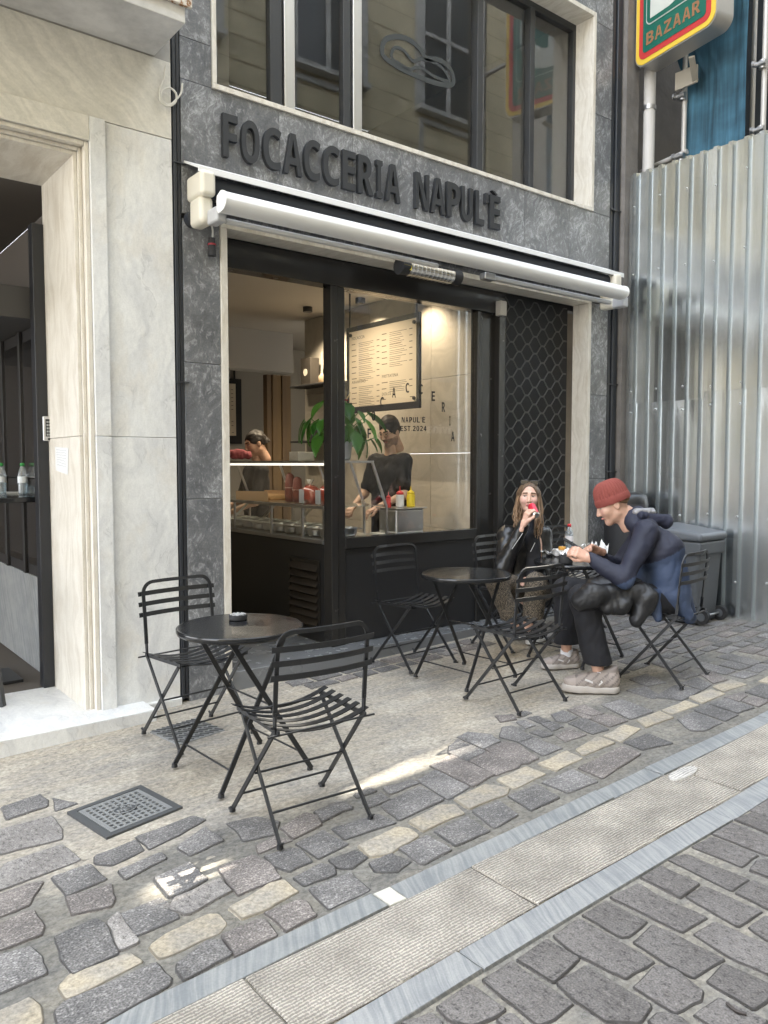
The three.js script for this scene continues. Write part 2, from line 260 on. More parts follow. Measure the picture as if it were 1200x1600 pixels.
const TILE = { a: [0, 1220], b: [0, 1400], c: [280, 1240], d: [200, 1400], e: [480, 1150], f: [700, 1080], g: [900, 940], h: [640, 1340], i: [900, 1240], j: [900, 1400] };
const stone = (parent, poly, m, name = 'paving_stone', top = rr(0.004, 0.009)) => part(parent, name, stoneGeo(poly, top, 0.007, parent === street ? 0.003 : 0.004, true), m);
function trace(parent, tile, list, mats, name) {
  const [ox, oy] = TILE[tile];
  for (const P of list) {
    const poly = []; for (let k = 0; k < P.length; k += 2) { const q = onG(ox + P[k] / 4, oy + P[k + 1] / 4); poly.push([q.x, q.z]); }
    traced[parent.name].push(poly); const mx = poly.reduce((t, a) => t + a[0], 0) / poly.length, mz = poly.reduce((t, a) => t + a[1], 0) / poly.length; stone(parent, poly.map(([x, z]) => { const L = Math.hypot(x - mx, z - mz) || 1, k = 1 + (parent === street ? 0.007 : 0.012) / L; return [mx + (x - mx) * k, mz + (z - mz) * k]; }), mats[Math.floor(rnd() * mats.length)], name);
  }
}
trace(pavement, 'a', [[15, 175, 250, 95, 290, 130, 290, 165, 50, 245], [330, 110, 480, 145, 350, 190], [0, 715, 200, 650, 265, 640, 185, 775, 0, 855], [330, 610, 560, 530, 660, 620, 420, 725], [420, 735, 690, 660, 710, 745, 690, 790, 460, 840], [600, 470, 840, 375, 890, 440, 700, 530, 600, 520], [850, 350, 1200, 225, 1280, 250, 1120, 340, 940, 430], [745, 565, 1000, 455, 1035, 495, 790, 620]], mSides);
trace(pavement, 'a', [[0, 310, 320, 225, 380, 310, 375, 370, 0, 465, -200, 500, -200, 360], [40, 520, 380, 400, 500, 500, 60, 665, 0, 690, 0, 580]], mPale, 'cracked_slab');
trace(pavement, 'b', [[0, 190, 150, 115, 210, 110, 265, 200, 250, 250, 30, 330, 0, 340, -90, 340, -90, 230], [0, 380, 180, 330, 250, 390, 285, 490, 0, 610, -160, 650, -160, 430], [350, 265, 590, 150, 660, 190, 735, 360, 460, 490, 390, 400], [760, 120, 1000, 20, 1060, 60, 1110, 140, 850, 255], [355, 730, 420, 670, 960, 430, 1060, 530, 1050, 570, 640, 800, 520, 860, 380, 830]], mSides);
trace(pavement, 'b', [[670, 180, 740, 110, 870, 290, 750, 345]], mPale);
trace(pavement, 'b', [[0, 730, 180, 650, 240, 700, 260, 800, 0, 890, -80, 780], [375, 570, 450, 490, 800, 365, 885, 420, 600, 560, 420, 640]], mYellow);
trace(pavement, 'c', [[-150, 540, 60, 440, 170, 540, 0, 635, -60, 650], [250, 470, 460, 390, 560, 440, 630, 530, 370, 640, 310, 560], [10, 330, 160, 220, 270, 300, 70, 390, 0, 350], [490, 330, 600, 270, 700, 300, 500, 380], [540, 400, 700, 350, 760, 360, 820, 430, 690, 490, 600, 460], [300, 190, 480, 150, 620, 180, 600, 260, 400, 300, 380, 250], [640, 220, 790, 130, 860, 150, 885, 200, 720, 285], [735, 320, 900, 235, 1050, 320, 870, 410], [850, 120, 990, 60, 1080, 90, 900, 180], [720, 530, 880, 450, 960, 460, 970, 510, 790, 580], [940, 420, 1100, 360, 1170, 405, 1080, 470, 1000, 470], [820, 600, 1070, 500, 1185, 605, 940, 725]], mSides);
trace(pavement, 'c', [[-20, 660, 250, 540, 320, 620, 60, 760, -60, 730]], mPale);
trace(pavement, 'c', [[320, 720, 560, 575, 650, 550, 735, 620, 560, 720, 400, 785]], mYellow);
trace(pavement, 'd', [[320, 430, 490, 295, 570, 290, 640, 370, 620, 390, 430, 490, 360, 530, 315, 470], [595, 250, 800, 155, 850, 155, 925, 250, 675, 380], [860, 115, 1070, 35, 1110, 50, 1170, 125, 990, 225]], mSides);
trace(pavement, 'd', [[140, 320, 250, 240, 500, 120, 560, 120, 610, 180, 560, 240, 250, 380, 200, 390]], mYellow);
trace(pavement, 'e', [[160, 580, 440, 495, 550, 550, 240, 650], [465, 440, 700, 325, 850, 405, 580, 530], [800, 600, 1000, 510, 1135, 600, 930, 690], [580, 710, 750, 630, 895, 720, 740, 800, 700, 800], [690, 280, 800, 215, 1010, 320, 880, 400], [820, 215, 770, 190, 910, 120, 1165, 245, 1030, 320], [1040, 480, 1200, 420, 1310, 500, 1170, 580], [480, 330, 650, 280, 700, 300, 520, 370], [350, 420, 460, 360, 515, 400, 390, 450], [300, 370, 380, 330, 430, 350, 320, 390], [140, 440, 200, 420, 280, 460, 60, 510], [890, 70, 940, 25, 1110, 100, 1000, 165, 890, 110], [940, 10, 1010, -20, 1150, 0, 1200, 40, 1100, 85], [395, 800, 520, 740, 640, 790, 560, 850, 430, 850]], mSides);
trace(pavement, 'e', [[325, 695, 560, 580, 640, 590, 690, 630, 520, 740, 400, 760], [640, 540, 820, 440, 920, 435, 975, 490, 730, 600], [925, 400, 1110, 310, 1260, 330, 1240, 370, 1020, 460]], mYellow);
trace(pavement, 'f', [[135, 440, 240, 380, 450, 460, 430, 480, 300, 530], [235, 365, 350, 320, 440, 340, 560, 425, 500, 455, 400, 455, 340, 425], [340, 230, 400, 220, 530, 285, 440, 320, 330, 290], [450, 325, 540, 295, 710, 360, 590, 405], [500, 170, 560, 160, 635, 190, 580, 205], [590, 210, 660, 195, 715, 225, 650, 250], [650, 150, 720, 125, 805, 165, 740, 195, 680, 190], [430, 195, 480, 185, 540, 215, 480, 235], [515, 260, 570, 245, 650, 275, 590, 290], [685, 280, 750, 235, 860, 275, 730, 320], [760, 125, 850, 90, 970, 145, 900, 160], [755, 205, 850, 170, 1000, 240, 900, 270], [900, 180, 1000, 150, 1120, 190, 1010, 225], [380, 660, 550, 590, 690, 670, 520, 750], [590, 575, 780, 495, 930, 570, 750, 640], [815, 480, 1090, 350, 1200, 400, 970, 550], [1100, 325, 1250, 270, 1400, 330, 1220, 370], [300, 160, 400, 150, 420, 180, 330, 195], [440, 150, 480, 130, 520, 140, 470, 160]], mSides);
trace(pavement, 'f', [[310, 555, 490, 480, 605, 525, 410, 615], [565, 455, 740, 375, 835, 425, 680, 500], [800, 370, 930, 295, 1040, 330, 850, 405], [975, 280, 1100, 215, 1200, 240, 1080, 320]], mYellow);
trace(pavement, 'g', [[640, 740, 740, 690, 910, 760, 800, 810, 720, 810], [745, 685, 830, 650, 1010, 710, 930, 750], [840, 645, 940, 610, 1110, 665, 1010, 700], [930, 600, 1040, 570, 1070, 590, 1020, 625], [1040, 625, 1110, 595, 1200, 625, 1140, 660], [1060, 570, 1160, 520, 1300, 570, 1200, 610], [160, 650, 290, 620, 480, 690, 340, 740], [320, 560, 440, 535, 520, 590, 480, 610], [-50, 680, 50, 650, 180, 710, 60, 740], [340, 490, 440, 455, 560, 510, 440, 530], [490, 600, 620, 525, 780, 560, 660, 620], [650, 510, 760, 475, 845, 520, 790, 555], [780, 460, 850, 440, 940, 490, 860, 515], [480, 390, 540, 360, 710, 410, 650, 445], [760, 415, 790, 380, 990, 435, 930, 460], [900, 400, 960, 375, 1090, 410, 1020, 430], [880, 350, 960, 325, 1160, 380, 1100, 405]], mSides);
trace(pavement, 'g', [[385, 745, 520, 690, 605, 730, 440, 790], [540, 680, 680, 620, 765, 650, 600, 705], [710, 600, 840, 555, 930, 580, 790, 640], [860, 535, 970, 490, 1065, 520, 920, 565]], mYellow);
trace(street, 'h', [[-60, 1035, 140, 975, 210, 1040, 150, 1110], [170, 950, 380, 805, 600, 960, 530, 1010, 400, 1060, 260, 1040], [455, 780, 640, 660, 1020, 920, 900, 1020, 800, 1060], [670, 650, 860, 520, 1060, 640, 900, 790], [540, 1030, 640, 980, 720, 1060, 640, 1100]], mStreets);
trace(street, 'i', [[405, 535, 530, 460, 770, 570, 650, 660], [575, 420, 690, 380, 1085, 540, 970, 615], [725, 340, 850, 275, 1140, 390, 1030, 465], [850, 260, 980, 190, 1300, 330, 1200, 395], [990, 170, 1110, 120, 1300, 200, 1200, 255], [690, 655, 800, 585, 1165, 740, 1010, 840], [1000, 630, 1110, 550, 1300, 640, 1200, 730], [1090, 490, 1130, 430, 1300, 410, 1300, 560, 1200, 530]], mStreets);
trace(street, 'j', [[215, 20, 390, -70, 500, 0, 820, 140, 660, 235], [40, 130, 190, 40, 445, 165, 330, 260, 280, 265], [-140, 260, 20, 150, 200, 250, 490, 415, 310, 525, 0, 375], [360, 300, 480, 190, 660, 270, 930, 405, 730, 520, 600, 450], [740, 250, 870, 165, 1200, 310, 1300, 400, 1200, 500, 960, 390], [360, 580, 500, 445, 620, 470, 790, 600, 780, 660, 620, 740], [-120, 560, 60, 450, 475, 690, 400, 800, 180, 790, 0, 670], [820, 545, 930, 430, 1200, 560, 1200, 660, 1110, 720], [740, 760, 900, 650, 1200, 800, 1100, 880, 900, 860], [450, 800, 520, 740, 640, 760, 760, 860, 600, 880], [1080, 205, 1180, 130, 1300, 180, 1200, 290]], mStreets);
function fill(parent, x0, x1, z0, z1, along, w, l, mats, skip, max) {      // the same paving carried on past the traced stones
  let c = 0;
  const u0 = along === 'z' ? x0 : z0, u1 = along === 'z' ? x1 : z1, v0 = along === 'z' ? z0 : x0, v1 = along === 'z' ? z1 : x1;
  for (let u = u0; u < u1 && c < max;) {
    const wu = w * rr(0.85, 1.2);
    for (let v = v0 + rr(-0.1, 0.05); v < v1;) {
      const lv = l * rr(0.75, 1.3), g = rr(0.008, 0.016), j = () => rr(-0.008, 0.008);
      const poly = [[u + g + j(), v + g + j()], [u + wu - g + j(), v + g + j()], [u + wu - g + j(), v + lv - g + j()], [u + g + j(), v + lv - g + j()]].map(([a, b]) => along === 'z' ? [a, b] : [b, a]);
      const mx = poly.reduce((t, q) => t + q[0], 0) / 4, mz = poly.reduce((t, q) => t + q[1], 0) / 4;
      let ok = !skip(mx, mz) && v + lv <= v1 + 0.06;
      for (const T of traced[parent.name]) { if (!ok) break; for (let a = 0; a <= 4 && ok; a++) for (let b = 0; b <= 4 && ok; b++) { const x = poly[0][0] + (poly[2][0] - poly[0][0]) * a / 4, z = poly[0][1] + (poly[2][1] - poly[0][1]) * b / 4; if (inPoly(x, z, T)) ok = false; } if (ok && T.some(([x, z]) => inPoly(x, z, poly))) ok = false; }
      if (ok && c < max) { stone(parent, poly, mats[Math.floor(rnd() * mats.length)]); c++; }
      v += lv;
    }
    u += wu;
  }
}
const isPatch = (x, z) => x < 4.25 + (z > 1.3 ? (z - 1.3) * -1.2 : 0) && z < 1.62 + 0.05 * Math.sin(x * 5);
fill(pavement, 2.75, 4.6, 0.04, 0.30, 'x', 0.13, 0.19, mSides, () => false, 18);
fill(pavement, 4.3, 6.52, 0.22, 2.10, 'x', 0.125, 0.2, mSides, (x, z) => x < 4.75 && z < 1.35, 110);
fill(pavement, 4.6, 6.6, 2.15, 2.30, 'x', 0.11, 0.17, mYellow, (x) => x < 5.0, 12);
fill(pavement, 4.6, 6.6, 2.31, 2.46, 'x', 0.13, 0.19, mSides, (x) => x < 5.0, 12);
fill(pavement, -0.6, 0.75, 1.3, 2.42, 'x', 0.2, 0.24, mSides, () => false, 30);
fill(street, 0.4, 6.2, 3.04, 4.5, 'z', 0.165, 0.235, mStreets, () => false, 230);
// gutter: two marble strips with ribbed stone slabs between
const slabAt = (x0, x1, z0, z1, m, name, top, s) => part(street, name, stoneGeo([[x0 + 0.003, z0], [x1 - 0.003, z0 + rr(-0.004, 0.004)], [x1 - 0.003, z1], [x0 + 0.003, z1 + rr(-0.004, 0.004)]], top, 0.005, 0.0015, false, s, false), m);
const slabCuts = [-2.2, -1.1, -0.1, 1.06, 2.005, 3.39, 4.4, 5.5, 6.6, 7.8];
for (let i = 0; i + 1 < slabCuts.length; i++) for (let k = 0, a = slabCuts[i], n = 3; k < n; k++) if (k === 0) slabAt(a, slabCuts[i + 1], 2.578, 2.895, mSlab, 'ribbed_slab', 0.009, 0.9);
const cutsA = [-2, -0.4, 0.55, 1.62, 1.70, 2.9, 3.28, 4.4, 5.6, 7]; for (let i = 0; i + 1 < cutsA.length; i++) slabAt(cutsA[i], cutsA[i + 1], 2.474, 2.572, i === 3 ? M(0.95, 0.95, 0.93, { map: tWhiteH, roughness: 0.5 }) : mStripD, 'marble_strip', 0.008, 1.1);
const cutsB = [-2, -0.3, 0.8, 1.625, 3.1, 4.6, 6.1, 7.4]; for (let i = 0; i + 1 < cutsB.length; i++) slabAt(cutsB[i], cutsB[i + 1], 2.905, 3.012, mStrip, 'marble_strip', 0.012, 0.8);
{ // the little oval stone let into the slab joint
  const P = []; for (let k = 0; k < 12; k++) { const a = k / 12 * 6.283; P.push([3.36 + 0.11 * Math.cos(a), 2.63 + 0.042 * Math.sin(a) ]); }
  part(street, 'oval_stone', stoneGeo(P, 0.016, 0.008, 0, true), M(1.35, 1.35, 1.35, { map: tSlab, roughness: 0.7 }));
}

// ================================================================ shop building
const shop = thing('shop_building', 'grey marble clad shop front building with wide serving window and glazed upper floor', 'building');
let tn = 0; const clad = (x0, x1, y0, y1, z0 = -0.14, z1 = 0) => { tn++; part(shop, 'cladding_panel', rbox(x0 + 0.0012, x1 - 0.0012, y0 + 0.0012, y1 - 0.0012, z0, z1, 0.003, 1.5, tn * 0.37, tn * 0.61), mDark); };
for (const [a, b] of [[-0.1, 0.47], [0.47, 1.28], [1.28, 2.13], [2.13, 3.0]]) clad(2.06, 2.31, a, b);
for (const [a, b] of [[-0.1, 0.62], [0.62, 1.36], [1.36, 2.15], [2.15, 3.0]]) clad(6.09, 6.36, a, b);
for (const [a, b] of [[2.06, 2.75], [2.75, 3.35], [3.35, 3.94], [3.94, 4.55], [4.55, 5.16], [5.16, 5.76], [5.76, 6.36]]) clad(a, b, 3.03, 3.83);
for (const [a, b] of [[3.83, 4.08], [4.08, 5.0], [5.0, 5.9]]) clad(2.06, 2.27, a, b);
for (const [a, b] of [[3.83, 4.72], [4.72, 5.53], [5.53, 5.9]]) clad(6.10, 6.36, a, b);
for (let i = 0; i < 6; i++) clad(2.27 + i * 0.6383, 2.27 + (i + 1) * 0.6383, 5.6, 5.9);
part(shop, 'upper_wall', box(2.02, 6.4, 5.9, 13, -0.5, 0.0, 2), M(0.35, 0.34, 0.32, { map: tPlaster, roughness: 0.85 }));
part(shop, 'joint_filler', box(2.005, 2.06, -0.1, 5.9, -0.3, -0.05), grey(0.16));  // grey filler in the joint beside the marble building
part(shop, 'opening_jamb', rbox(2.31, 2.357, -0.1, 2.99, -0.17, 0.012, 0.003, 0.8), mCream);
part(shop, 'opening_jamb', rbox(6.05, 6.09, -0.1, 2.99, -0.17, 0.012, 0.003, 0.8), mCream);
part(shop, 'opening_lintel', rbox(2.31, 6.09, 2.99, 3.03, -0.17, 0.012, 0.003, 0.8), mCream);
part(shop, 'lintel_core', box(2.06, 6.36, 3.031, 3.82, -0.4, -0.141), grey(0.2));
part(shop, 'window_sill', rbox(2.27, 6.10, 3.83, 3.862, -0.24, 0.012, 0.003, 0.8), mCream);
part(shop, 'window_jamb', rbox(2.27, 2.30, 3.862, 5.56, -0.24, 0.012, 0.003, 0.8), mCream);
part(shop, 'window_jamb', rbox(6.06, 6.10, 3.862, 5.56, -0.24, 0.012, 0.003, 0.8), mCream);
part(shop, 'window_head', rbox(2.27, 6.10, 5.56, 5.6, -0.24, 0.012, 0.003, 0.8), mCream);
// upper window
const mFrameG = M(0.03, 0.032, 0.035, { roughness: 0.4 });
part(shop, 'upper_window_frame', mg(box(2.30, 6.06, 5.50, 5.56, -0.25, -0.19), box(2.30, 6.06, 3.862, 3.885, -0.25, -0.19), box(6.02, 6.06, 3.885, 5.5, -0.25, -0.19), box(2.30, 2.335, 3.885, 5.5, -0.25, -0.19)), mFrameG);
for (const [a, b, m, z] of [[2.80, 2.895, mFrameG, -0.19], [2.9, 2.985, mAlu, -0.17], [3.41, 3.475, mFrameG, -0.19], [3.48, 3.56, mAlu, -0.165], [4.755, 4.82, mFrameG, -0.165], [5.41, 5.47, mFrameG, -0.17]]) part(shop, 'mullion', rbox(a, b, 3.886, 5.499, -0.25, z, 0.006), m);
for (const [a, b] of [[2.336, 2.799], [2.986, 3.409], [3.561, 4.754], [4.821, 5.409], [5.471, 6.019]]) part(shop, 'upper_pane', box(a, b, 3.886, 5.499, -0.226, -0.22), mGlass);
{ // outline motif stuck on the upper glass
  const P = (l) => l.map(([x, y]) => { const q = onZ(x, y, -0.2175); q.z = -0.2175; return q; });
  const m = M(0.035, 0.04, 0.04, { roughness: 0.6 });
  const flat = (pts, w) => { const c = new THREE.CatmullRomCurve3(P(pts), true, 'centripetal'); return ribbon([...c.getPoints(48)], V(0, 0, 1), 0.0012, w); };
  part(shop, 'glass_motif', mg(flat([[600, 65], [612, 58], [635, 60], [655, 75], [665, 90], [690, 95], [706, 112], [708, 130], [690, 132], [650, 118], [615, 100], [598, 85]], 0.04), flat([[612, 90], [616, 75], [630, 78], [645, 95], [660, 92], [690, 105], [702, 126], [680, 120], [655, 105], [640, 108], [625, 100]], 0.025)), m);
}
const mRoom = M(0.2, 0.197, 0.19, { roughness: 0.9 });
part(shop, 'upper_room', mg(box(2.1, 6.3, 3.6, 3.82, -3.5, -0.41), box(2.1, 6.3, 5.7, 5.89, -3.5, -0.26), box(2.1, 6.3, 3.821, 5.699, -3.6, -3.5), box(2.06, 2.2, 3.821, 5.699, -3.5, -0.26), box(6.15, 6.3, 3.821, 5.699, -3.5, -0.26), box(3.0, 3.12, 3.821, 5.699, -3.49, -1.4), box(2.75, 3.0, 3.821, 5.699, -1.52, -1.4)), mRoom);
// ground floor room
part(shop, 'threshold', rbox(2.358, 6.049, -0.1, 0.13, -0.75, -0.004, 0.006, 0.9), M(0.17, 0.175, 0.18, { roughness: 0.5, roughnessMap: tGrime, bumpMap: bFine, bumpScale: 0.001 }));
part(shop, 'floor', box(2.0, 6.6, -0.05, 0.126, -5.6, -0.751), M(0.09, 0.085, 0.08, { roughness: 0.4 }));
part(shop, 'ceiling', box(2.0, 6.6, 3.15, 3.3, -5.6, -0.41), M(0.36, 0.335, 0.30, { roughness: 0.9 }));
part(shop, 'header_core', box(2.06, 6.36, 2.98, 3.149, -0.40, -0.31), mBlackMatt);
part(shop, 'left_wall', box(2.0, 2.2, 0.127, 3.149, -5.6, -0.31), M(0.4, 0.38, 0.34, { roughness: 0.9 }));
part(shop, 'back_wall', box(2.2, 6.6, 0.127, 3.149, -5.6, -5.2), M(0.4, 0.38, 0.34, { roughness: 0.9 }));
part(shop, 'alcove_wall', box(6.4, 6.6, 0.127, 3.149, -5.199, -3.2), M(0.4, 0.38, 0.34, { roughness: 0.9 }));
part(shop, 'bulkhead', box(2.2, 5.33, 2.66, 3.149, -4.25, -4.0), M(0.36, 0.345, 0.32, { roughness: 0.9 }));
for (let i = 0; i < 5; i++) part(shop, 'wood_slat', rbox(5.06 + i * 0.072, 5.06 + i * 0.072 + 0.066, 0.13, 2.64, -4.3, -4.2 + (i % 2) * 0.02, 0.004), M(0.13 + 0.02 * (i % 3), 0.085 + 0.012 * (i % 3), 0.045, { roughness: 0.6 }));
for (const [y0, y1] of [[0.127, 0.9], [0.9, 1.6], [1.6, 2.3], [2.3, 3.149]]) for (const [z0, z1] of [[-3.14, -1.9], [-1.9, -0.95], [-0.95, -0.31]]) part(shop, 'wall_tile', rbox(4.95, 5.05, y0 + 0.0015, y1 - 0.0015, z0 + 0.0015, z1 - 0.0015, 0.003, 1.3, rnd(), rnd()), mStone);

// shop window: posts, transom, panel, pane, lettering on the glass
const win = thing('shop_window', 'large fixed shop window in black frame with arched black lettering on the glass', 'window');
const fr = (n, ...a) => part(win, n, rbox(...a, 0.004), mFrame);
fr('header', 2.358, 5.12, 2.80, 2.985, -0.30, -0.172); fr('post', 3.28, 3.34, 0.13, 2.799, -0.28, -0.175); fr('post', 3.347, 3.41, 0.13, 2.799, -0.27, -0.185);
part(win, 'gasket', box(3.341, 3.346, 0.14, 2.798, -0.27, -0.195), mSteelR);
fr('post', 4.80, 4.85, 0.13, 2.799, -0.27, -0.185); fr('post', 4.852, 5.032, 0.13, 2.799, -0.28, -0.21);
fr('transom', 3.411, 4.799, 0.86, 0.945, -0.26, -0.18); part(win, 'panel', rbox(3.411, 4.799, 0.135, 0.859, -0.25, -0.2, 0.003), mBlack);
part(win, 'pane', box(3.411, 4.799, 0.946, 2.799, -0.226, -0.22), mGlass);
{
  const g0 = (ch, x, y, w, h) => { const c = onZ(x, y, -0.2185), s = 0.5 / FPX * c.clone().sub(CAM).dot(FW); const g = glyph(ch, c.x - w * s * 1.35, c.x + w * s * 1.35, c.y - h * s, c.y + h * s, 0.001); g.translate(0, 0, -0.2195); part(win, 'letter', g, mBlackMatt); };
  [['F', 577, 677], ['O', 583.6, 650], ['C', 597, 628], ['A', 615.6, 613.6], ['C', 636.6, 606], ['C', 658, 608], ['E', 677, 619], ['R', 693, 636], ['I', 703, 657.6], ['A', 707.6, 682]].forEach(([c, x, y]) => g0(c, x, y, c === 'I' ? 1.6 : 5.2, 15));
  const line = (t, x0, x1, y, h, wd) => { let x = x0; const tot = [...t].reduce((a, c) => a + (wd[c] ?? 1), 0), u = (x1 - x0) / tot; for (const c of t) { const w = (wd[c] ?? 1) * u; if (c === '.') g0('I', x + w / 2, y + h / 2 - 0.6, 0.9, 1.4); else if (c !== "'") g0(c, x + w / 2, y, w * 0.74, h); else g0('I', x + w / 2, y - h / 3, 0.8, 3); x += w; } };
  line("NAPUL'È", 627, 665, 656, 8.5, { "'": 0.4 }); line('EST.2024', 625, 667, 669.5, 8, { '.': 0.45 });
}
// rolling grille
const gril = thing('rolling_grille', 'closed black rolling grille of hexagon mesh beside the shop window', 'shutter');
part(gril, 'backing', box(5.10, 6.049, 0.131, 2.985, -0.26, -0.235), M(0.011, 0.011, 0.012, { roughness: 0.6 }));
part(gril, 'guide_rail', rbox(5.03, 5.105, 0.131, 2.8, -0.24, -0.15, 0.004), mFrame);
{
  const wv = 0.21, hx = 0.036, mGr = M(0.09, 0.088, 0.085, { roughness: 0.5, metalness: 0.4 });
  const mk = (f) => { const pts = []; for (let x = 0; x < 0.94; x += wv) for (const [t, s] of [[0, -1], [0.22, -1], [0.5, 1], [0.72, 1]]) if (x + t * wv < 0.94) pts.push(V(5.107 + x + t * wv, s * f * hx, 0)); const gs = []; for (let i = 0; i + 1 < pts.length; i++) gs.push(rod(pts[i], pts[i + 1], 0.0055, 0.0055, 5)); return mg(gs); };
  const up = mk(1), dn = mk(-1);
  for (let i = 0; i < 37; i++) { const o = part(gril, 'mesh_bar', i % 2 ? up : dn, mGr); o.position.set(0, 0.17 + i * 0.0765, -0.2); }
}
// raised sign letters on the fascia
const sign = thing('fascia_lettering', 'large raised dark grey capital letters on the grey marble fascia', 'sign');
for (const [c, a, b] of [['F', 349, 372], ['O', 378, 406], ['C', 412, 440], ['A', 444, 472.5], ['C', 476, 501], ['C', 505.5, 531], ['E', 536, 556], ['R', 560, 584], ['I', 588.5, 598], ['A', 603, 626], ['N', 649.5, 671], ['A', 674, 696], ['P', 699, 719.5], ['U', 721.5, 739], ['L', 743.5, 757], ["'", 759, 763], ['È', 766, 782]]) {
  const X = (x) => onZ(x, 235 + (x - 350) * 0.24, 0.032).x; const g = glyph(c, X(a), X(b), 3.425, 3.69, 0.03); g.translate(0, 0, 0.003); part(sign, 'letter', g, mLetter);
}

// ================================================================ left marble building with a doorway
const lb = thing('marble_building', 'pale marble faced building with a deep moulded doorway beside the shop', 'building');
part(lb, 'pilaster_slab', rbox(1.592, 2.0, -0.15, 1.659, -0.3, 0, 0.003, 1.4, 0.1, 0.2), mWhite);
part(lb, 'pilaster_slab', rbox(1.592, 2.0, 1.661, 3.449, -0.3, 0, 0.003, 1.4, 0.6, 0.45), mWhite);
part(lb, 'frieze_slab', rbox(-4, 2.0, 3.452, 3.9, -0.3, 0.002, 0.003, 1.6), mWhiteH);
part(lb, 'door_surround', rbox(1.502, 1.591, -0.1, 1.659, -0.3, 0.03, 0.004, 1.2, 0.3), mWhite); part(lb, 'door_surround', rbox(1.502, 1.591, 1.661, 3.45, -0.3, 0.03, 0.004, 1.2, 0.7), mWhite);
part(lb, 'door_moulding', mg(rbox(1.475, 1.501, -0.1, 3.31, -0.3, 0.012, 0.004, 1), rbox(1.452, 1.474, -0.1, 3.285, -0.3, -0.03, 0.004, 1)), mCream);
part(lb, 'door_reveal', rbox(1.43, 1.451, -0.1, 1.66, -0.68, -0.045, 0.003, 1.1, 0.2), mCream); part(lb, 'door_reveal', rbox(1.43, 1.451, 1.662, 3.262, -0.68, -0.045, 0.003, 1.1, 0.5), mCream);
part(lb, 'door_lintel', rbox(-4, 1.501, 3.312, 3.451, -0.3, 0.03, 0.004, 1.2), mWhiteH);
part(lb, 'lintel_moulding', mg(rbox(-4, 1.474, 3.286, 3.311, -0.3, 0.012, 0.004), rbox(-4, 1.451, 3.263, 3.285, -0.3, -0.03, 0.004)), mCream);
part(lb, 'door_soffit', rbox(-4, 1.43, 3.24, 3.262, -0.68, -0.045, 0.003, 1.1), mCream);
part(lb, 'upper_wall', box(-8, 2.0, 3.902, 13, -0.5, 0, 2), M(0.42, 0.40, 0.36, { map: tPlaster, roughness: 0.9 }));
part(lb, 'outer_wall', box(-8, -4.01, -0.3, 3.9, -0.5, 0, 2), mWhite);
part(lb, 'doorstep', rbox(-4, 1.765, -0.3, 0.055, -0.7, 0.2, 0.008, 1.1, 0.2, 0.3, 2), mWhite);
part(lb, 'plinth', rbox(1.766, 2.0, -0.3, 0.04, -0.2, 0.03, 0.006, 1), mWhite);
part(lb, 'room', mg(box(-5, 1.62, -0.2, 0.05, -6, -0.701), box(-5, 1.62, 3.263, 3.4, -6, -0.681), box(1.62, 1.8, -0.1, 3.262, -6, -0.31), box(-5, 1.62, 0.051, 3.262, -6.2, -6)), M(0.11, 0.095, 0.08, { roughness: 0.8 }));
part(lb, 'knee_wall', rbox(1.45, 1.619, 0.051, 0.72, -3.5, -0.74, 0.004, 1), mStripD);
part(lb, 'floor_tile', rbox(0.9, 1.2, 0.051, 0.058, -1.5, -1.1, 0.002), mPlasterW);
part(lb, 'door_post', rbox(1.36, 1.429, 0.056, 3.0, -0.75, -0.66, 0.004), M(0.016, 0.017, 0.02, { roughness: 0.35 }));
part(lb, 'door_head', rbox(0.2, 1.45, 2.42, 2.62, -3.4, -0.76, 0.006), M(0.045, 0.042, 0.04, { roughness: 0.6 }));
{ // glazed cabinet along the inner wall
  const c = thing('glazed_cabinet', 'dark wooden cabinet with glass doors inside the marble doorway', 'cabinet', [1.5, 0.725, 0]), m = M(0.02, 0.018, 0.017, { roughness: 0.45 });
  part(c, 'carcass', mg(box(0.06, 0.11, 0, 1.7, -3.2, -0.8), box(-0.05, 0.06, 0, 0.07, -3.2, -0.8), box(-0.05, 0.06, 1.62, 1.7, -3.2, -0.8), box(-0.05, 0.06, 0.62, 0.67, -3.2, -0.8)), m);
  for (let i = 0; i < 5; i++) { const z = -0.8 - i * 0.52; part(c, 'door_stile', rbox(-0.075, -0.05, 0.0, 1.7, z - 0.06, z, 0.004), m); if (i < 4) { part(c, 'pane', box(-0.062, -0.058, 0.08, 0.62, z - 0.51, z - 0.065), mGlass); part(c, 'pane', box(-0.062, -0.058, 0.68, 1.61, z - 0.51, z - 0.065), mGlass); } }
}
// balcony over the doorway
const bal = thing('balcony', 'white balcony slab with rusty iron edge above the marble doorway', 'balcony');
part(bal, 'slab', rbox(-4, 1.9, 3.905, 4.03, 0.003, 0.44, 0.006, 1.2), M(0.62, 0.61, 0.59, { map: tPlaster, roughness: 0.9 }));
part(bal, 'iron_edge', mg(rbox(-4, 1.93, 4.03, 4.055, 0.003, 0.47, 0.004, 0.5), rbox(-4, 1.93, 3.985, 4.029, 0.443, 0.465, 0.004, 0.5)), M(1, 1, 1, { map: tRust, roughness: 0.9 }));
part(bal, 'brace', mg(bar(V(1.9, 4.06, 0.44), V(1.86, 4.5, 0.2), 0.02, 0.012), bar(V(1.9, 4.06, 0.02), V(1.9, 4.9, 0.02), 0.025, 0.025), bar(V(1.62, 4.06, 0.42), V(1.62, 5, 0.42), 0.02, 0.02)), mWhitePaint);
part(bal, 'screen_panel', box(-4, 1.6, 4.08, 5.0, 0.40, 0.41), M(0.55, 0.55, 0.54, { roughness: 0.7 }));

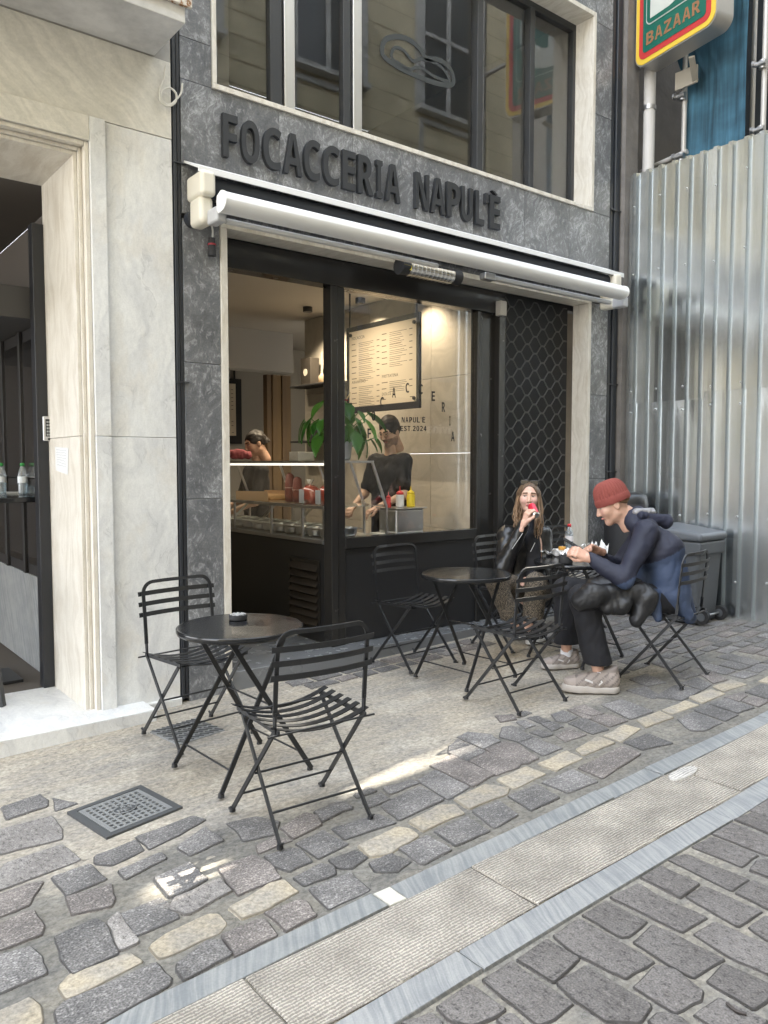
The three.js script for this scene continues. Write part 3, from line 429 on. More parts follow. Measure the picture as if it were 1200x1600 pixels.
// ================================================================ what stands to the right: hoarding, scaffold, netting, buildings down the street
const nb = thing('neighbour_building', 'weathered grey brown building wall behind the metal fence', 'building');
part(nb, 'wall', box(6.42, 30, -0.2, 13, -0.6, -0.12, 2), M(0.115, 0.105, 0.095, { map: tPlaster, roughness: 0.9, bumpMap: bConcrete, bumpScale: 0.01 }));
part(nb, 'side_pier', box(6.52, 6.72, -0.2, 8, -0.119, 0.05, 1.2), M(0.19, 0.175, 0.16, { map: tPlaster, roughness: 0.9, bumpMap: bConcrete, bumpScale: 0.008 }));
part(nb, 'shell_wall', box(9, 9.3, -0.2, 13, -0.119, 0.52, 2), M(0.05, 0.055, 0.06, { roughness: 0.9 }));
const dp = thing('drainpipe', 'dark square drainpipe with clamps at the right edge of the shop front', 'pipe');
part(dp, 'pipe', mg(rbox(6.37, 6.415, 0.05, 8, -0.1, -0.005, 0.006), rbox(6.43, 6.505, 0.05, 8, -0.11, 0.01, 0.01)), M(0.022, 0.025, 0.03, { roughness: 0.45 }));
for (const y of [1.42, 2.26, 3.9]) part(dp, 'clamp', mg(box(6.36, 6.515, y, y + 0.012, -0.1, 0.018)), mFrameG);
const cd = thing('cable_conduit', 'dark cable conduits running up the joint between marble and shop front', 'conduit');
part(cd, 'conduit', rbox(2.008, 2.03, 0.02, 5.8, -0.05, 0.006, 0.004), M(0.025, 0.028, 0.033, { roughness: 0.4 })); part(cd, 'conduit', rbox(2.034, 2.056, 0.02, 5.8, -0.05, 0.0, 0.004), M(0.02, 0.022, 0.026, { roughness: 0.4 }));
for (const y of [2.0, 3.32]) part(cd, 'clamp', box(2.0, 2.085, y, y + 0.008, 0, 0.014), mFrameG);

const fence = thing('metal_fence', 'tall hoarding of corrugated galvanised steel sheets at right angles to the shop', 'fence');
{
  const mats = [0.42, 0.36, 0.44, 0.38].map((r, i) => M(0.78 + 0.02 * i, 0.82 + 0.02 * i, 0.83 + 0.02 * i, { metalness: 1, roughness: r * 0.6 }));
  const prof = [[0, 0], [0.040, 0], [0.056, 0.034], [0.092, 0.034], [0.108, 0], [0.135, 0]];
  const sheetG = (z0, n, y0, y1, off, sd) => {
    const pos = [], idx = [], P = []; for (let k = 0; k < n; k++) for (let q = 0; q < 5; q++) P.push([z0 + k * 0.135 + prof[q][0], prof[q][1]]); P.push([z0 + n * 0.135, 0]);
    const ny = 20;
    for (let j = 0; j <= ny; j++) for (const [z, d] of P) { const y = y0 + (y1 - y0) * j / ny, dent = 0.004 * pn(z * 3 + sd, y * 0.6, 64, 64) + 0.002 * pn(z * 9 + sd, y * 0.9 + 7, 64, 64) + 0.010 * Math.exp(-(((y - (sd % 2 ? 2.05 : 1.1)) / 0.12) ** 2)) * pn(z * 5 + 3, sd, 64, 64); pos.push(6.59 - d + off + dent, y, z + 0.004 * pn(y * 1.3, z * 4 + sd, 64, 64)); }
    const w = P.length; for (let j = 0; j < ny; j++) for (let i = 0; i < w - 1; i++) { const a = j * w + i; idx.push(a, a + 1, a + w, a + 1, a + w + 1, a + w); }
    let g = new THREE.BufferGeometry(); g.setAttribute('position', new THREE.Float32BufferAttribute(pos, 3)); g.setIndex(idx); g = g.toNonIndexed(); g.computeVertexNormals();
    // smooth up each strip only
    return wuv(g, 0.7, sd * 0.3, sd * 0.7);
  };
  let k = 0; for (const [z0, n] of [[0.06, 6], [0.862, 6], [1.664, 2]]) for (const [a, b, o] of [[0.13, 2.14, 0], [2.08, 4.24, -0.006]]) { part(fence, 'steel_sheet', sheetG(z0, n, a + (z0 > 0.8 && a > 1 ? 0.06 : 0), b, o - (z0 > 0.8 ? 0.003 : 0), k + 1), mats[k % 4]); k++; }
  const bolt = new THREE.SphereGeometry(0.009, 8, 5); for (const y of [0.5, 1.05, 2.02, 2.2, 3.3, 3.95]) for (let i = 0; i < 6; i++) { const b = part(fence, 'bolt', bolt, mSteel); b.position.set(6.549, y + rr(-0.04, 0.04), 0.135 + i * 0.27); }
  part(fence, 'return_wall', box(6.6, 13, 0.1, 4.1, 1.93, 1.95, 1), mats[1]);
  part(fence, 'rail', mg(rod(V(6.64, 1.0, 0.06), V(6.64, 1.0, 1.93), 0.02), rod(V(6.64, 3.2, 0.06), V(6.64, 3.2, 1.93), 0.02)), mSteelR);
}
const mPipe = M(0.55, 0.53, 0.5, { roughness: 0.55 });
const rp = thing('rainwater_pipe', 'thick pale plastic rainwater pipe rising behind the metal fence', 'pipe');
part(rp, 'pipe', rod(V(6.82, 0.2, 0.1), V(6.82, 8, 0.1), 0.055, 0.055, 18), mPipe); part(rp, 'clamp', rod(V(6.82, 4.9, 0.1), V(6.82, 4.94, 0.1), 0.062, 0.062, 18), mSteelR);
part(rp, 'cable', tube([V(6.75, 4.1, 0.02), V(6.752, 4.6, 0.0), V(6.75, 5.1, 0.015), V(6.75, 5.6, 0.0)], 0.008), M(0.4, 0.36, 0.28));
const sc = thing('scaffold', 'galvanised tube scaffold with couplers beside the blue netting', 'scaffold');
const mTube = M(0.50, 0.48, 0.45, { roughness: 0.5, metalness: 0.35 });
for (const [x, z] of [[7.0, 0.36], [7.0, 1.12], [8.3, 0.36], [7.0, 1.85]]) part(sc, 'standard', rod(V(x, 0.2, z), V(x, 11, z), 0.024, 0.024, 12), mTube);
for (const [a, b] of [[V(7.0, 4.42, 0.36), V(8.4, 4.40, 0.3)], [V(7.0, 4.42, -0.1), V(7.0, 4.47, 0.40)], [V(7.03, 6.2, -0.1), V(7.03, 6.2, 1.95)], [V(7.03, 8.2, -0.1), V(7.03, 8.2, 1.95)]]) part(sc, 'ledger', rod(a, b, 0.024, 0.024, 12), mTube);
for (const y of [4.42, 4.98, 6.2]) for (const z of [0.36, 1.12]) part(sc, 'coupler', mg(rod(V(6.965, y - 0.035, z), V(6.965, y + 0.035, z), 0.034, 0.034, 10), rod(V(6.93, y, z - 0.05), V(6.93, y, z + 0.045), 0.022, 0.022, 8), rod(V(6.9, y, z - 0.055), V(6.9, y, z - 0.035), 0.03, 0.03, 6)), mSteelR);
part(sc, 'added_shade_board', box(6.9, 8.3, 6.08, 6.36, 0.92, 1.14), M(0.3, 0.22, 0.13, { roughness: 0.8 }));  // board added to break up the sun streak on the paving
{
  const n = solo('scaffold_netting', (() => {
    const nu = 40, nv = 50, pos = [], idx = [];
    for (let j = 0; j <= nv; j++) for (let i = 0; i <= nu; i++) {
      const v = j / nv, y = 3.2 + v * 8.8, zl = 0.29 + 0.05 * pn(y * 1.7, 3.3, 64, 64) + 0.09 * Math.exp(-(((y - 5.05) / 0.18) ** 2)) - 0.1 * ss(5.15, 5.6, y), zr = y > 6.95 ? 1.9 : 0.925, z = zl + (zr - zl) * i / nu;  // upper part widened out of view, added to cut off the sun streak
      pos.push(7.07 + 0.05 * pn(z * 9, y * 0.5, 64, 64) + 0.02 * pn(z * 22, y * 1.2, 64, 64), y, z + 0.0);
    }
    for (let j = 0; j < nv; j++) for (let i = 0; i < nu; i++) { const a = j * (nu + 1) + i; idx.push(a, a + 1, a + nu + 1, a + 1, a + nu + 2, a + nu + 1); }
    const g = new THREE.BufferGeometry(); g.setAttribute('position', new THREE.Float32BufferAttribute(pos, 3)); g.setIndex(idx); g.computeVertexNormals(); return wuv(g, 1.2);
  })(), M(1, 1, 1, { map: tNet, roughness: 0.9, side: THREE.DoubleSide, transmission: 0.12, thickness: 0 }), 'blue debris netting hung over the scaffold above the metal fence', 'netting');
}
// projecting shop sign
{
  const s = thing('projecting_sign', 'projecting box sign with green, red and yellow bands above the metal fence', 'sign', [6.62, 5.22, 0.07], 0);
  s.rotation.set(0, -Math.PI / 2 - 0.2, 0);      // local x runs out from the wall, local z faces up the street
  const rrect = (x0, x1, y0, y1, r) => { const h = new THREE.Shape(); h.moveTo(x0 + r, y0); h.lineTo(x1 - r, y0); h.absarc(x1 - r, y0 + r, r, -Math.PI / 2, 0); h.lineTo(x1, y1 - r); h.absarc(x1 - r, y1 - r, r, 0, Math.PI / 2); h.lineTo(x0 + r, y1); h.absarc(x0 + r, y1 - r, r, Math.PI / 2, Math.PI); h.lineTo(x0, y0 + r); h.absarc(x0 + r, y0 + r, r, Math.PI, 1.5 * Math.PI); return h; };
  const lay = (n, i, z, d, m) => { const g = new THREE.ExtrudeGeometry(rrect(i, 0.93 - i, i, 1.5 - i, Math.max(0.02, 0.11 - i * 0.7)), { depth: d, bevelEnabled: false, curveSegments: 8 }); g.translate(0, 0, z); return part(s, n, g, m); };
  lay('casing', 0, -0.2, 0.2, M(0.42, 0.41, 0.39, { roughness: 0.4, metalness: 0.5 })); lay('yellow_band', 0.012, 0.001, 0.006, M(0.72, 0.5, 0.06, { roughness: 0.35 })); lay('red_band', 0.055, 0.008, 0.003, M(0.5, 0.045, 0.045, { roughness: 0.35 })); lay('green_field', 0.105, 0.012, 0.003, M(0.012, 0.12, 0.085, { roughness: 0.35 }));
  const tan = M(0.30, 0.145, 0.07, { roughness: 0.4 }); let x = 0.15; for (const c of 'BAZAAR') { const g = glyph(c, x, x + 0.088, 0.16, 0.27, 0.003); g.translate(0, 0, 0.0155); part(s, 'letter', g, tan); x += 0.106; }
  const o = new THREE.ExtrudeGeometry(rrect(0.145, 0.785, 0.33, 1.3, 0.06), { depth: 0.003, bevelEnabled: false }); o.translate(0, 0, 0.0155); part(s, 'emblem_border', o, M(0.5, 0.55, 0.5, { roughness: 0.4 }));
  const f = new THREE.ExtrudeGeometry(rrect(0.155, 0.775, 0.34, 1.29, 0.055), { depth: 0.003, bevelEnabled: false }); f.translate(0, 0, 0.0186); part(s, 'emblem_field', f, M(0.012, 0.12, 0.085, { roughness: 0.35 }));
  const d = new THREE.Shape(); d.moveTo(0.2, 0.38); d.lineTo(0.42, 0.38); d.quadraticCurveTo(0.74, 0.42, 0.74, 0.8); d.quadraticCurveTo(0.74, 1.22, 0.42, 1.25); d.lineTo(0.2, 1.25); const hl = new THREE.Path(); hl.moveTo(0.40, 0.58); hl.lineTo(0.40, 1.07); hl.quadraticCurveTo(0.58, 1.02, 0.58, 0.8); hl.quadraticCurveTo(0.58, 0.6, 0.40, 0.58); d.holes.push(hl);
  const dg = new THREE.ExtrudeGeometry(d, { depth: 0.003, bevelEnabled: false }); dg.translate(0, 0, 0.0217); part(s, 'emblem', dg, M(0.55, 0.57, 0.52, { roughness: 0.4 }));
  part(s, 'bracket', mg(bar(V(-0.1, 0.1, -0.1), V(0.02, 0.1, -0.1), 0.05, 0.05), bar(V(-0.1, 1.2, -0.1), V(0.02, 1.2, -0.1), 0.05, 0.05)), mSteelR);
  const gp = thing('sign_gusset', 'cream metal plate holding the underside of the projecting sign', 'bracket', [6.9, 5.02, 0.33]);
  part(gp, 'plate', mg(box(-0.02, 0, 0, 0.16, 0, 0.22), bar(V(-0.01, 0.02, 0.2), V(-0.25, 0.12, 0.3), 0.05, 0.02)), M(0.42, 0.38, 0.31));
}
// across the street: it fills the glass with its mirror image
const op = thing('opposite_building', 'tall yellow stucco building with pale window surrounds across the street', 'building');
{
  const zo = 7.8, mir = (x, y) => onZ(x, y, -0.446 - zo), yel = M(0.78, 0.68, 0.45, { map: tPlaster, roughness: 0.9 }), pal = M(0.6, 0.59, 0.55, { map: tPlaster, roughness: 0.85 }), gl = M(0.05, 0.06, 0.065, { roughness: 0.12 });
  part(op, 'wall', box(-14, 34, -0.2, 14.5, zo, zo + 0.6, 3), yel);
  const X = (x) => mir(x, 100).x, W = (a, b, y0, y1) => {
    part(op, 'window_surround', mg(rbox(a - 0.22, a, y0 - 0.2, y1 + 0.2, zo - 0.09, zo), rbox(b, b + 0.22, y0 - 0.2, y1 + 0.2, zo - 0.09, zo), rbox(a, b, y1, y1 + 0.2, zo - 0.09, zo), rbox(a - 0.22, b + 0.22, y0 - 0.3, y0 - 0.2, zo - 0.2, zo)), pal);
    part(op, 'window', box(a, b, y0 - 0.2, y1, zo - 0.03, zo - 0.001), gl);
    part(op, 'window_bar', mg(box((a + b) / 2 - 0.05, (a + b) / 2 + 0.05, y0 - 0.2, y1, zo - 0.07, zo - 0.03), box(a, b, (y0 + y1) / 2, (y0 + y1) / 2 + 0.08, zo - 0.07, zo - 0.03)), pal);
    part(op, 'apron_panel', mg(box(a - 0.1, b + 0.1, y0 - 1.5, y0 - 1.4, zo - 0.05, zo), box(a - 0.1, b + 0.1, y0 - 0.5, y0 - 0.4, zo - 0.05, zo), box(a - 0.1, a, y0 - 1.4, y0 - 0.5, zo - 0.05, zo), box(b, b + 0.1, y0 - 1.4, y0 - 0.5, zo - 0.05, zo)), pal);
  };
  const a = X(660), b = X(735), wdt = b - a, pitch = X(748) - X(645) + 1.2, yb = mir(700, 170).y;
  for (let i = -4; i < 5; i++) { const x = a + i * pitch; W(x, x + wdt, yb, yb + 2.6); W(x, x + wdt, yb - 4.4, yb - 1.9); }
  for (const y of [yb - 1.8, yb + 3.2]) part(op, 'cornice', rbox(-14, 34, y, y + 0.22, zo - 0.3, zo, 0.03), pal);
  for (let i = 0; i < 12; i++) part(op, 'stucco_joint', box(-14, 34, yb - 1.4 + i * 0.42, yb - 1.385 + i * 0.42, zo - 0.004, zo - 0.0005), M(0.25, 0.18, 0.08));
  part(op, 'shop_front', box(-14, 34, 0, 2.9, zo - 0.05, zo - 0.001), M(0.24, 0.22, 0.19, { roughness: 0.7 }));
  const c = onZ(700, 671, -0.44 - zo); const sg = thing('facing_shop_sign', 'white lettered shop sign on the building across the street', 'sign', [c.x, c.y, zo - 0.06], Math.PI);
  part(sg, 'board', box(-1.3, 1.3, -0.35, 0.4, 0, 0.02), M(0.035, 0.03, 0.03)); let x = -0.62; for (const ch of 'LaDivina') { const w = ch === 'D' ? 0.24 : ch === 'i' ? 0.06 : 0.14, h = ch === 'D' ? 0.32 : ch === 'L' ? 0.22 : ch === 'i' ? 0.2 : 0.15; const g = glyph(ch, x, x + w, -0.1, -0.1 + h, 0.02, fontB); g.translate(0, 0, 0.021); part(sg, 'letter', g, M(0.8, 0.8, 0.78)); x += w + 0.035; }
}
const fb = thing('added_sun_blocker', 'tall plain block added out of view to shade the street', 'building');  // unseen block, added to shade the street and trim the sun streak
part(fb, 'wall', box(14, 18, -0.5, 24, -0.055, 9, 3), M(0.45, 0.42, 0.37, { map: tPlaster, roughness: 0.9 }));

// ================================================================ awning, heater and fittings on the front
{
  const a = thing('awning', 'closed white folding arm awning under the fascia lettering', 'awning');
  part(a, 'hood', (() => { const g = box(2.075, 6.31, 0, 0.012, 0.002, 0.21); g.rotateX(0.42); g.translate(0, 3.335, 0); return g; })(), mWhitePaint);
  part(a, 'hood_lip', rbox(2.075, 6.31, 3.225, 3.262, 0.196, 0.204, 0.003), mWhitePaint);
  const dk = M(0.02, 0.022, 0.027, { roughness: 0.7 });
  part(a, 'fabric_roll', rod(V(2.2, 3.18, 0.11), V(6.2, 3.18, 0.11), 0.062, 0.062, 20), M(0.035, 0.04, 0.05, { roughness: 0.9 }));
  part(a, 'torsion_bar', rbox(2.12, 6.28, 3.07, 3.11, 0.04, 0.08, 0.004), dk);
  const fb2 = new THREE.Shape(); fb2.moveTo(-0.035, -0.055); fb2.quadraticCurveTo(0.06, -0.06, 0.066, 0); fb2.quadraticCurveTo(0.06, 0.055, 0.0, 0.058); fb2.lineTo(-0.045, 0.04); fb2.quadraticCurveTo(-0.06, 0.0, -0.035, -0.055);
  const fg = new THREE.ExtrudeGeometry(fb2, { depth: 3.89, bevelEnabled: false, curveSegments: 10 }); fg.rotateY(Math.PI / 2); fg.scale(1, 1, -1); const ii = fg.index; if (!ii) { const p = fg.attributes.position, n = fg.attributes.normal; for (let i = 0; i < p.count; i += 3) for (const A of [p, n]) for (let c = 0; c < 3; c++) { const t = A.array[(i + 1) * 3 + c]; A.array[(i + 1) * 3 + c] = A.array[(i + 2) * 3 + c]; A.array[(i + 2) * 3 + c] = t; } }
  fg.computeVertexNormals(); fg.translate(2.135, 3.015, 0.385); part(a, 'front_bar', fg, M(0.74, 0.74, 0.73, { roughness: 0.32, clearcoat: 0.3, clearcoatRoughness: 0.3 }));
  for (const x of [2.125, 6.026]) { const e = part(a, 'end_cap', (() => { const g = new THREE.ExtrudeGeometry(fb2, { depth: 0.01, bevelEnabled: false, curveSegments: 10 }); g.rotateY(Math.PI / 2); return g; })(), mWhitePaint); e.scale.set(1, 1.06, -1.06); e.position.set(x, 3.015, 0.385); }
  for (const [x, s] of [[2.13, 1], [6.2, -1]]) {
    const b = part(a, 'bracket', mg(rbox(x - 0.05, x + 0.05, 3.09, 3.24, 0.012, 0.23, 0.028, 1, 0, 0, 3), rbox(x - 0.045, x + 0.045, 2.93, 3.10, 0.04, 0.2, 0.03, 1, 0, 0, 3)), mCreamPlastic);
    part(a, 'arm_joint', mg(rbox(x + s * 0.03 - 0.035, x + s * 0.03 + 0.035, 2.92, 3.01, 0.2, 0.33, 0.015, 1, 0, 0, 2)), M(0.42, 0.42, 0.42, { roughness: 0.5 }));
  }
  part(a, 'arm', rbox(2.2, 3.9, 2.925, 2.955, 0.27, 0.31, 0.01), M(0.55, 0.55, 0.54, { roughness: 0.4 }));
  part(a, 'arm', rbox(4.45, 6.0, 2.925, 2.96, 0.25, 0.30, 0.01), M(0.5, 0.5, 0.49, { roughness: 0.4 }));
  part(a, 'elbow', rbox(4.38, 4.5, 2.915, 2.97, 0.24, 0.31, 0.012), mAlu);
  const c = thing('patio_heater', 'black infrared patio heater with wire guard under the awning', 'heater', [4.0, 2.95, 0.09]);
  const arc = (x0, x1, r, m, n, a0 = Math.PI * 0.95, a1 = Math.PI * 2.05) => part(c, n, (() => { const g = new THREE.CylinderGeometry(r, r, x1 - x0, 20, 1, true, 0, a1 - a0); g.rotateZ(Math.PI / 2); g.rotateX(Math.PI * 0.62); g.translate((x0 + x1) / 2, 0, 0); return g; })(), m);
  part(c, 'end_cap', rod(V(-0.30, 0, 0), V(-0.22, 0, 0), 0.062, 0.055, 20), mBlackMatt); part(c, 'end_cap', rod(V(0.22, 0, 0), V(0.30, 0, 0), 0.055, 0.062, 20), mBlackMatt);
  arc(-0.22, 0.22, 0.057, M(0.75, 0.73, 0.68, { metalness: 1, roughness: 0.12, side: THREE.DoubleSide }), 'reflector');
  part(c, 'housing', rbox(-0.3, 0.3, 0.028, 0.05, -0.05, 0.04, 0.008), mBlackMatt);
  part(c, 'heating_tube', rod(V(-0.22, -0.005, 0.005), V(0.22, -0.005, 0.005), 0.008, 0.008, 10), M(0.5, 0.19, 0.06, { roughness: 0.3 }));
  for (let i = 0; i < 11; i++) part(c, 'guard_wire', tube([V(-0.2 + i * 0.04, 0.03, 0.055), V(-0.2 + i * 0.04, -0.02, 0.06), V(-0.2 + i * 0.04, -0.06, 0.02), V(-0.2 + i * 0.04, -0.055, -0.03)], 0.0016, 8, 4), mSteel);
  part(c, 'warning_label', quadGeo(V(-0.2995, -0.03, 0.03), V(-0.22, -0.03, 0.052), V(-0.22, 0.0, 0.0562), V(-0.2995, 0.0, 0.0625)), M(0.7, 0.55, 0.03));
  part(c, 'hanger', box(-0.02, 0.02, 0.05, 0.06, -0.09, 0.04), mBlackMatt);
  const jb = solo('junction_box', rbox(4.995, 5.075, 2.775, 2.90, -0.17, -0.11, 0.006), M(0.4, 0.38, 0.35, { roughness: 0.6 }), 'small pale junction box on the black post beside the grille', 'box');
  const cab = thing('cable_plug', 'black cable connector with red ring hanging by the opening', 'plug');
  part(cab, 'cable', tube([onZ(313, 340, 0.03), onZ(325, 342, 0.04), onZ(332, 358, 0.035), onZ(332, 372, 0.03)], 0.006), M(0.6, 0.6, 0.58)); const q = onZ(331, 372, 0.03);
  part(cab, 'body', rod(V(q.x, q.y - 0.11, q.z), V(q.x, q.y, q.z), 0.024, 0.02, 14), mBlackMatt); part(cab, 'ring', rod(V(q.x, q.y - 0.045, q.z), V(q.x, q.y - 0.035, q.z), 0.0255, 0.0255, 14), M(0.3, 0.02, 0.03));
  const r = onZ(301, 343, 0.02); const bx = solo('round_fitting', rod(V(r.x, r.y, 0), V(r.x, r.y, 0.05), 0.05, 0.045, 20), M(0.03, 0.033, 0.04, { roughness: 0.4 }), 'round dark wall fitting under the awning bracket', 'fitting');
  const cc = solo('loose_cable', mg(tube([[259, 102], [256, 125], [250, 140], [251, 158], [262, 166], [274, 160], [275, 146], [265, 137], [254, 142], [252, 155], [262, 164], [276, 155], [283, 145], [285, 130]].map(([x, y]) => onZ(x, y, 0.03)), 0.006, 60, 6)), M(0.6, 0.58, 0.52), 'coil of loose cream cable hanging at the corner of the marble wall', 'cable');
}

// ================================================================ door fittings on the left
{
  const k = thing('door_keypad', 'silver entry keypad with black buttons on the dark door post', 'keypad'); const c = onZ(76, 670, -0.655);
  part(k, 'case', rbox(c.x - 0.038, c.x + 0.038, c.y - 0.078, c.y + 0.078, -0.66, -0.635, 0.006), mAlu); part(k, 'panel', rbox(c.x - 0.024, c.x + 0.024, c.y - 0.05, c.y + 0.06, -0.6349, -0.633, 0.001), mBlackMatt);
  for (let i = 0; i < 5; i++) for (let j = 0; j < 3; j++) part(k, 'button', box(c.x - 0.018 + j * 0.0125, c.x - 0.008 + j * 0.0125, c.y + 0.036 - i * 0.02, c.y + 0.048 - i * 0.02, -0.633, -0.631), M(0.35, 0.36, 0.36));
  part(k, 'door_bell', rbox(c.x - 0.012, c.x + 0.012, c.y - 0.072, c.y - 0.06, -0.6349, -0.632, 0.001), mBlackMatt);
  const t = canvasTex(128, 192, (g, w, h) => { g.fillStyle = '#cfd0cf'; g.fillRect(0, 0, w, h); g.strokeStyle = '#8f9199'; g.lineWidth = 2; let s = 7; const R = () => (s = (s * 16807) % 2147483647) / 2147483647; for (let y = 22; y < 150; y += 20) { g.beginPath(); g.moveTo(14, y); for (let x = 14; x < 112; x += 5) g.lineTo(x, y + R() * 9 - 4); g.stroke(); } });
  const p = (x, y) => { const v = onX(x, y, 1.4275); return v; }; const n = thing('taped_note', 'handwritten paper note taped to the marble door reveal', 'note');
  part(n, 'paper', quadGeo(p(87, 735), p(106, 742), p(107, 700), p(86, 698)), new THREE.MeshStandardMaterial({ map: t, roughness: 0.8, side: THREE.DoubleSide }));
}
// inside the marble doorway: high table, bottles, stool
{
  const ht = thing('bar_table', 'dark high bar table inside the marble doorway', 'table', [1.1, 0.05, -1.12]);
  part(ht, 'top', rbox(-0.4, 0.33, 1.2, 1.235, -0.3, 0.3, 0.008), mTop); part(ht, 'leg', rbox(-0.1, -0.04, 0.02, 1.2, -0.03, 0.03, 0.004), mBlack); part(ht, 'base', rbox(-0.25, 0.2, 0, 0.02, -0.2, 0.2, 0.004), mBlack);
  const mClear = M(0.86, 0.9, 0.93, { transmission: 0.82, thickness: 0, roughness: 0.12, ior: 1.45 });
  const bottle = (p, cap, label, wrap = M(0.7, 0.75, 0.8), sc = 1) => {
    const b = thing('water_bottle', label, 'bottle', p); b.scale.setScalar(sc);
    part(b, 'body', lathe([[0.0, 0.001], [0.028, 0.0], [0.032, 0.012], [0.030, 0.03], [0.032, 0.045], [0.030, 0.06], [0.032, 0.075], [0.0325, 0.14], [0.030, 0.16], [0.016, 0.19], [0.0135, 0.205]], 20), mClear);
    part(b, 'water', lathe([[0, 0.004], [0.027, 0.004], [0.029, 0.03], [0.030, 0.075], [0.0305, 0.13], [0, 0.13]], 16), M(0.8, 0.86, 0.88, { transmission: 0.9, roughness: 0.05, thickness: 0.0, ior: 1.33 }));
    part(b, 'wrapper', lathe([[0.0335, 0.085], [0.0335, 0.13]], 20), wrap); part(b, 'cap', lathe([[0, 0.226], [0.013, 0.225], [0.0155, 0.218], [0.0155, 0.203], [0.0, 0.203]], 16), cap); return b;
  };
  globalThis.mkBottle = bottle;
  const gcap = M(0.05, 0.35, 0.08, { roughness: 0.45 }), y = 1.286, q = onY(36, 773, y), r = onY(3, 772, y);
  bottle([q.x, y, q.z], gcap, 'clear water bottle with green cap standing beside folded napkins on the bar table', undefined, 0.98);
  bottle([r.x, y, r.z], gcap, 'clear water bottle with green cap farther along the bar table from the napkins', undefined, 0.98);
  const nq = onY(17, 771, y); solo('napkin_stack', rbox(nq.x - 0.06, nq.x + 0.05, y, y + 0.012, nq.z - 0.05, nq.z + 0.05, 0.003), M(0.7, 0.7, 0.68), 'folded white napkins between the bottles on the bar table', 'napkin');
  const st = thing('bar_stool', 'dark wooden stool with splayed legs just inside the marble doorway', 'stool', [0.86, 0.056, -0.62]);
  for (const [a, b] of [[-1, -1], [1, -1], [1, 1], [-1, 1]]) part(st, 'leg', bar(V(a * 0.2, 0, b * 0.2), V(a * 0.13, 0.72, b * 0.13), 0.035, 0.03), mBlack);
  part(st, 'seat', rbox(-0.18, 0.18, 0.72, 0.76, -0.18, 0.18, 0.015), mBlack); part(st, 'rail', mg(bar(V(-0.18, 0.25, -0.17), V(0.18, 0.25, -0.17), 0.02, 0.03), bar(V(-0.18, 0.25, 0.17), V(0.18, 0.25, 0.17), 0.02, 0.03)), mBlack);
}

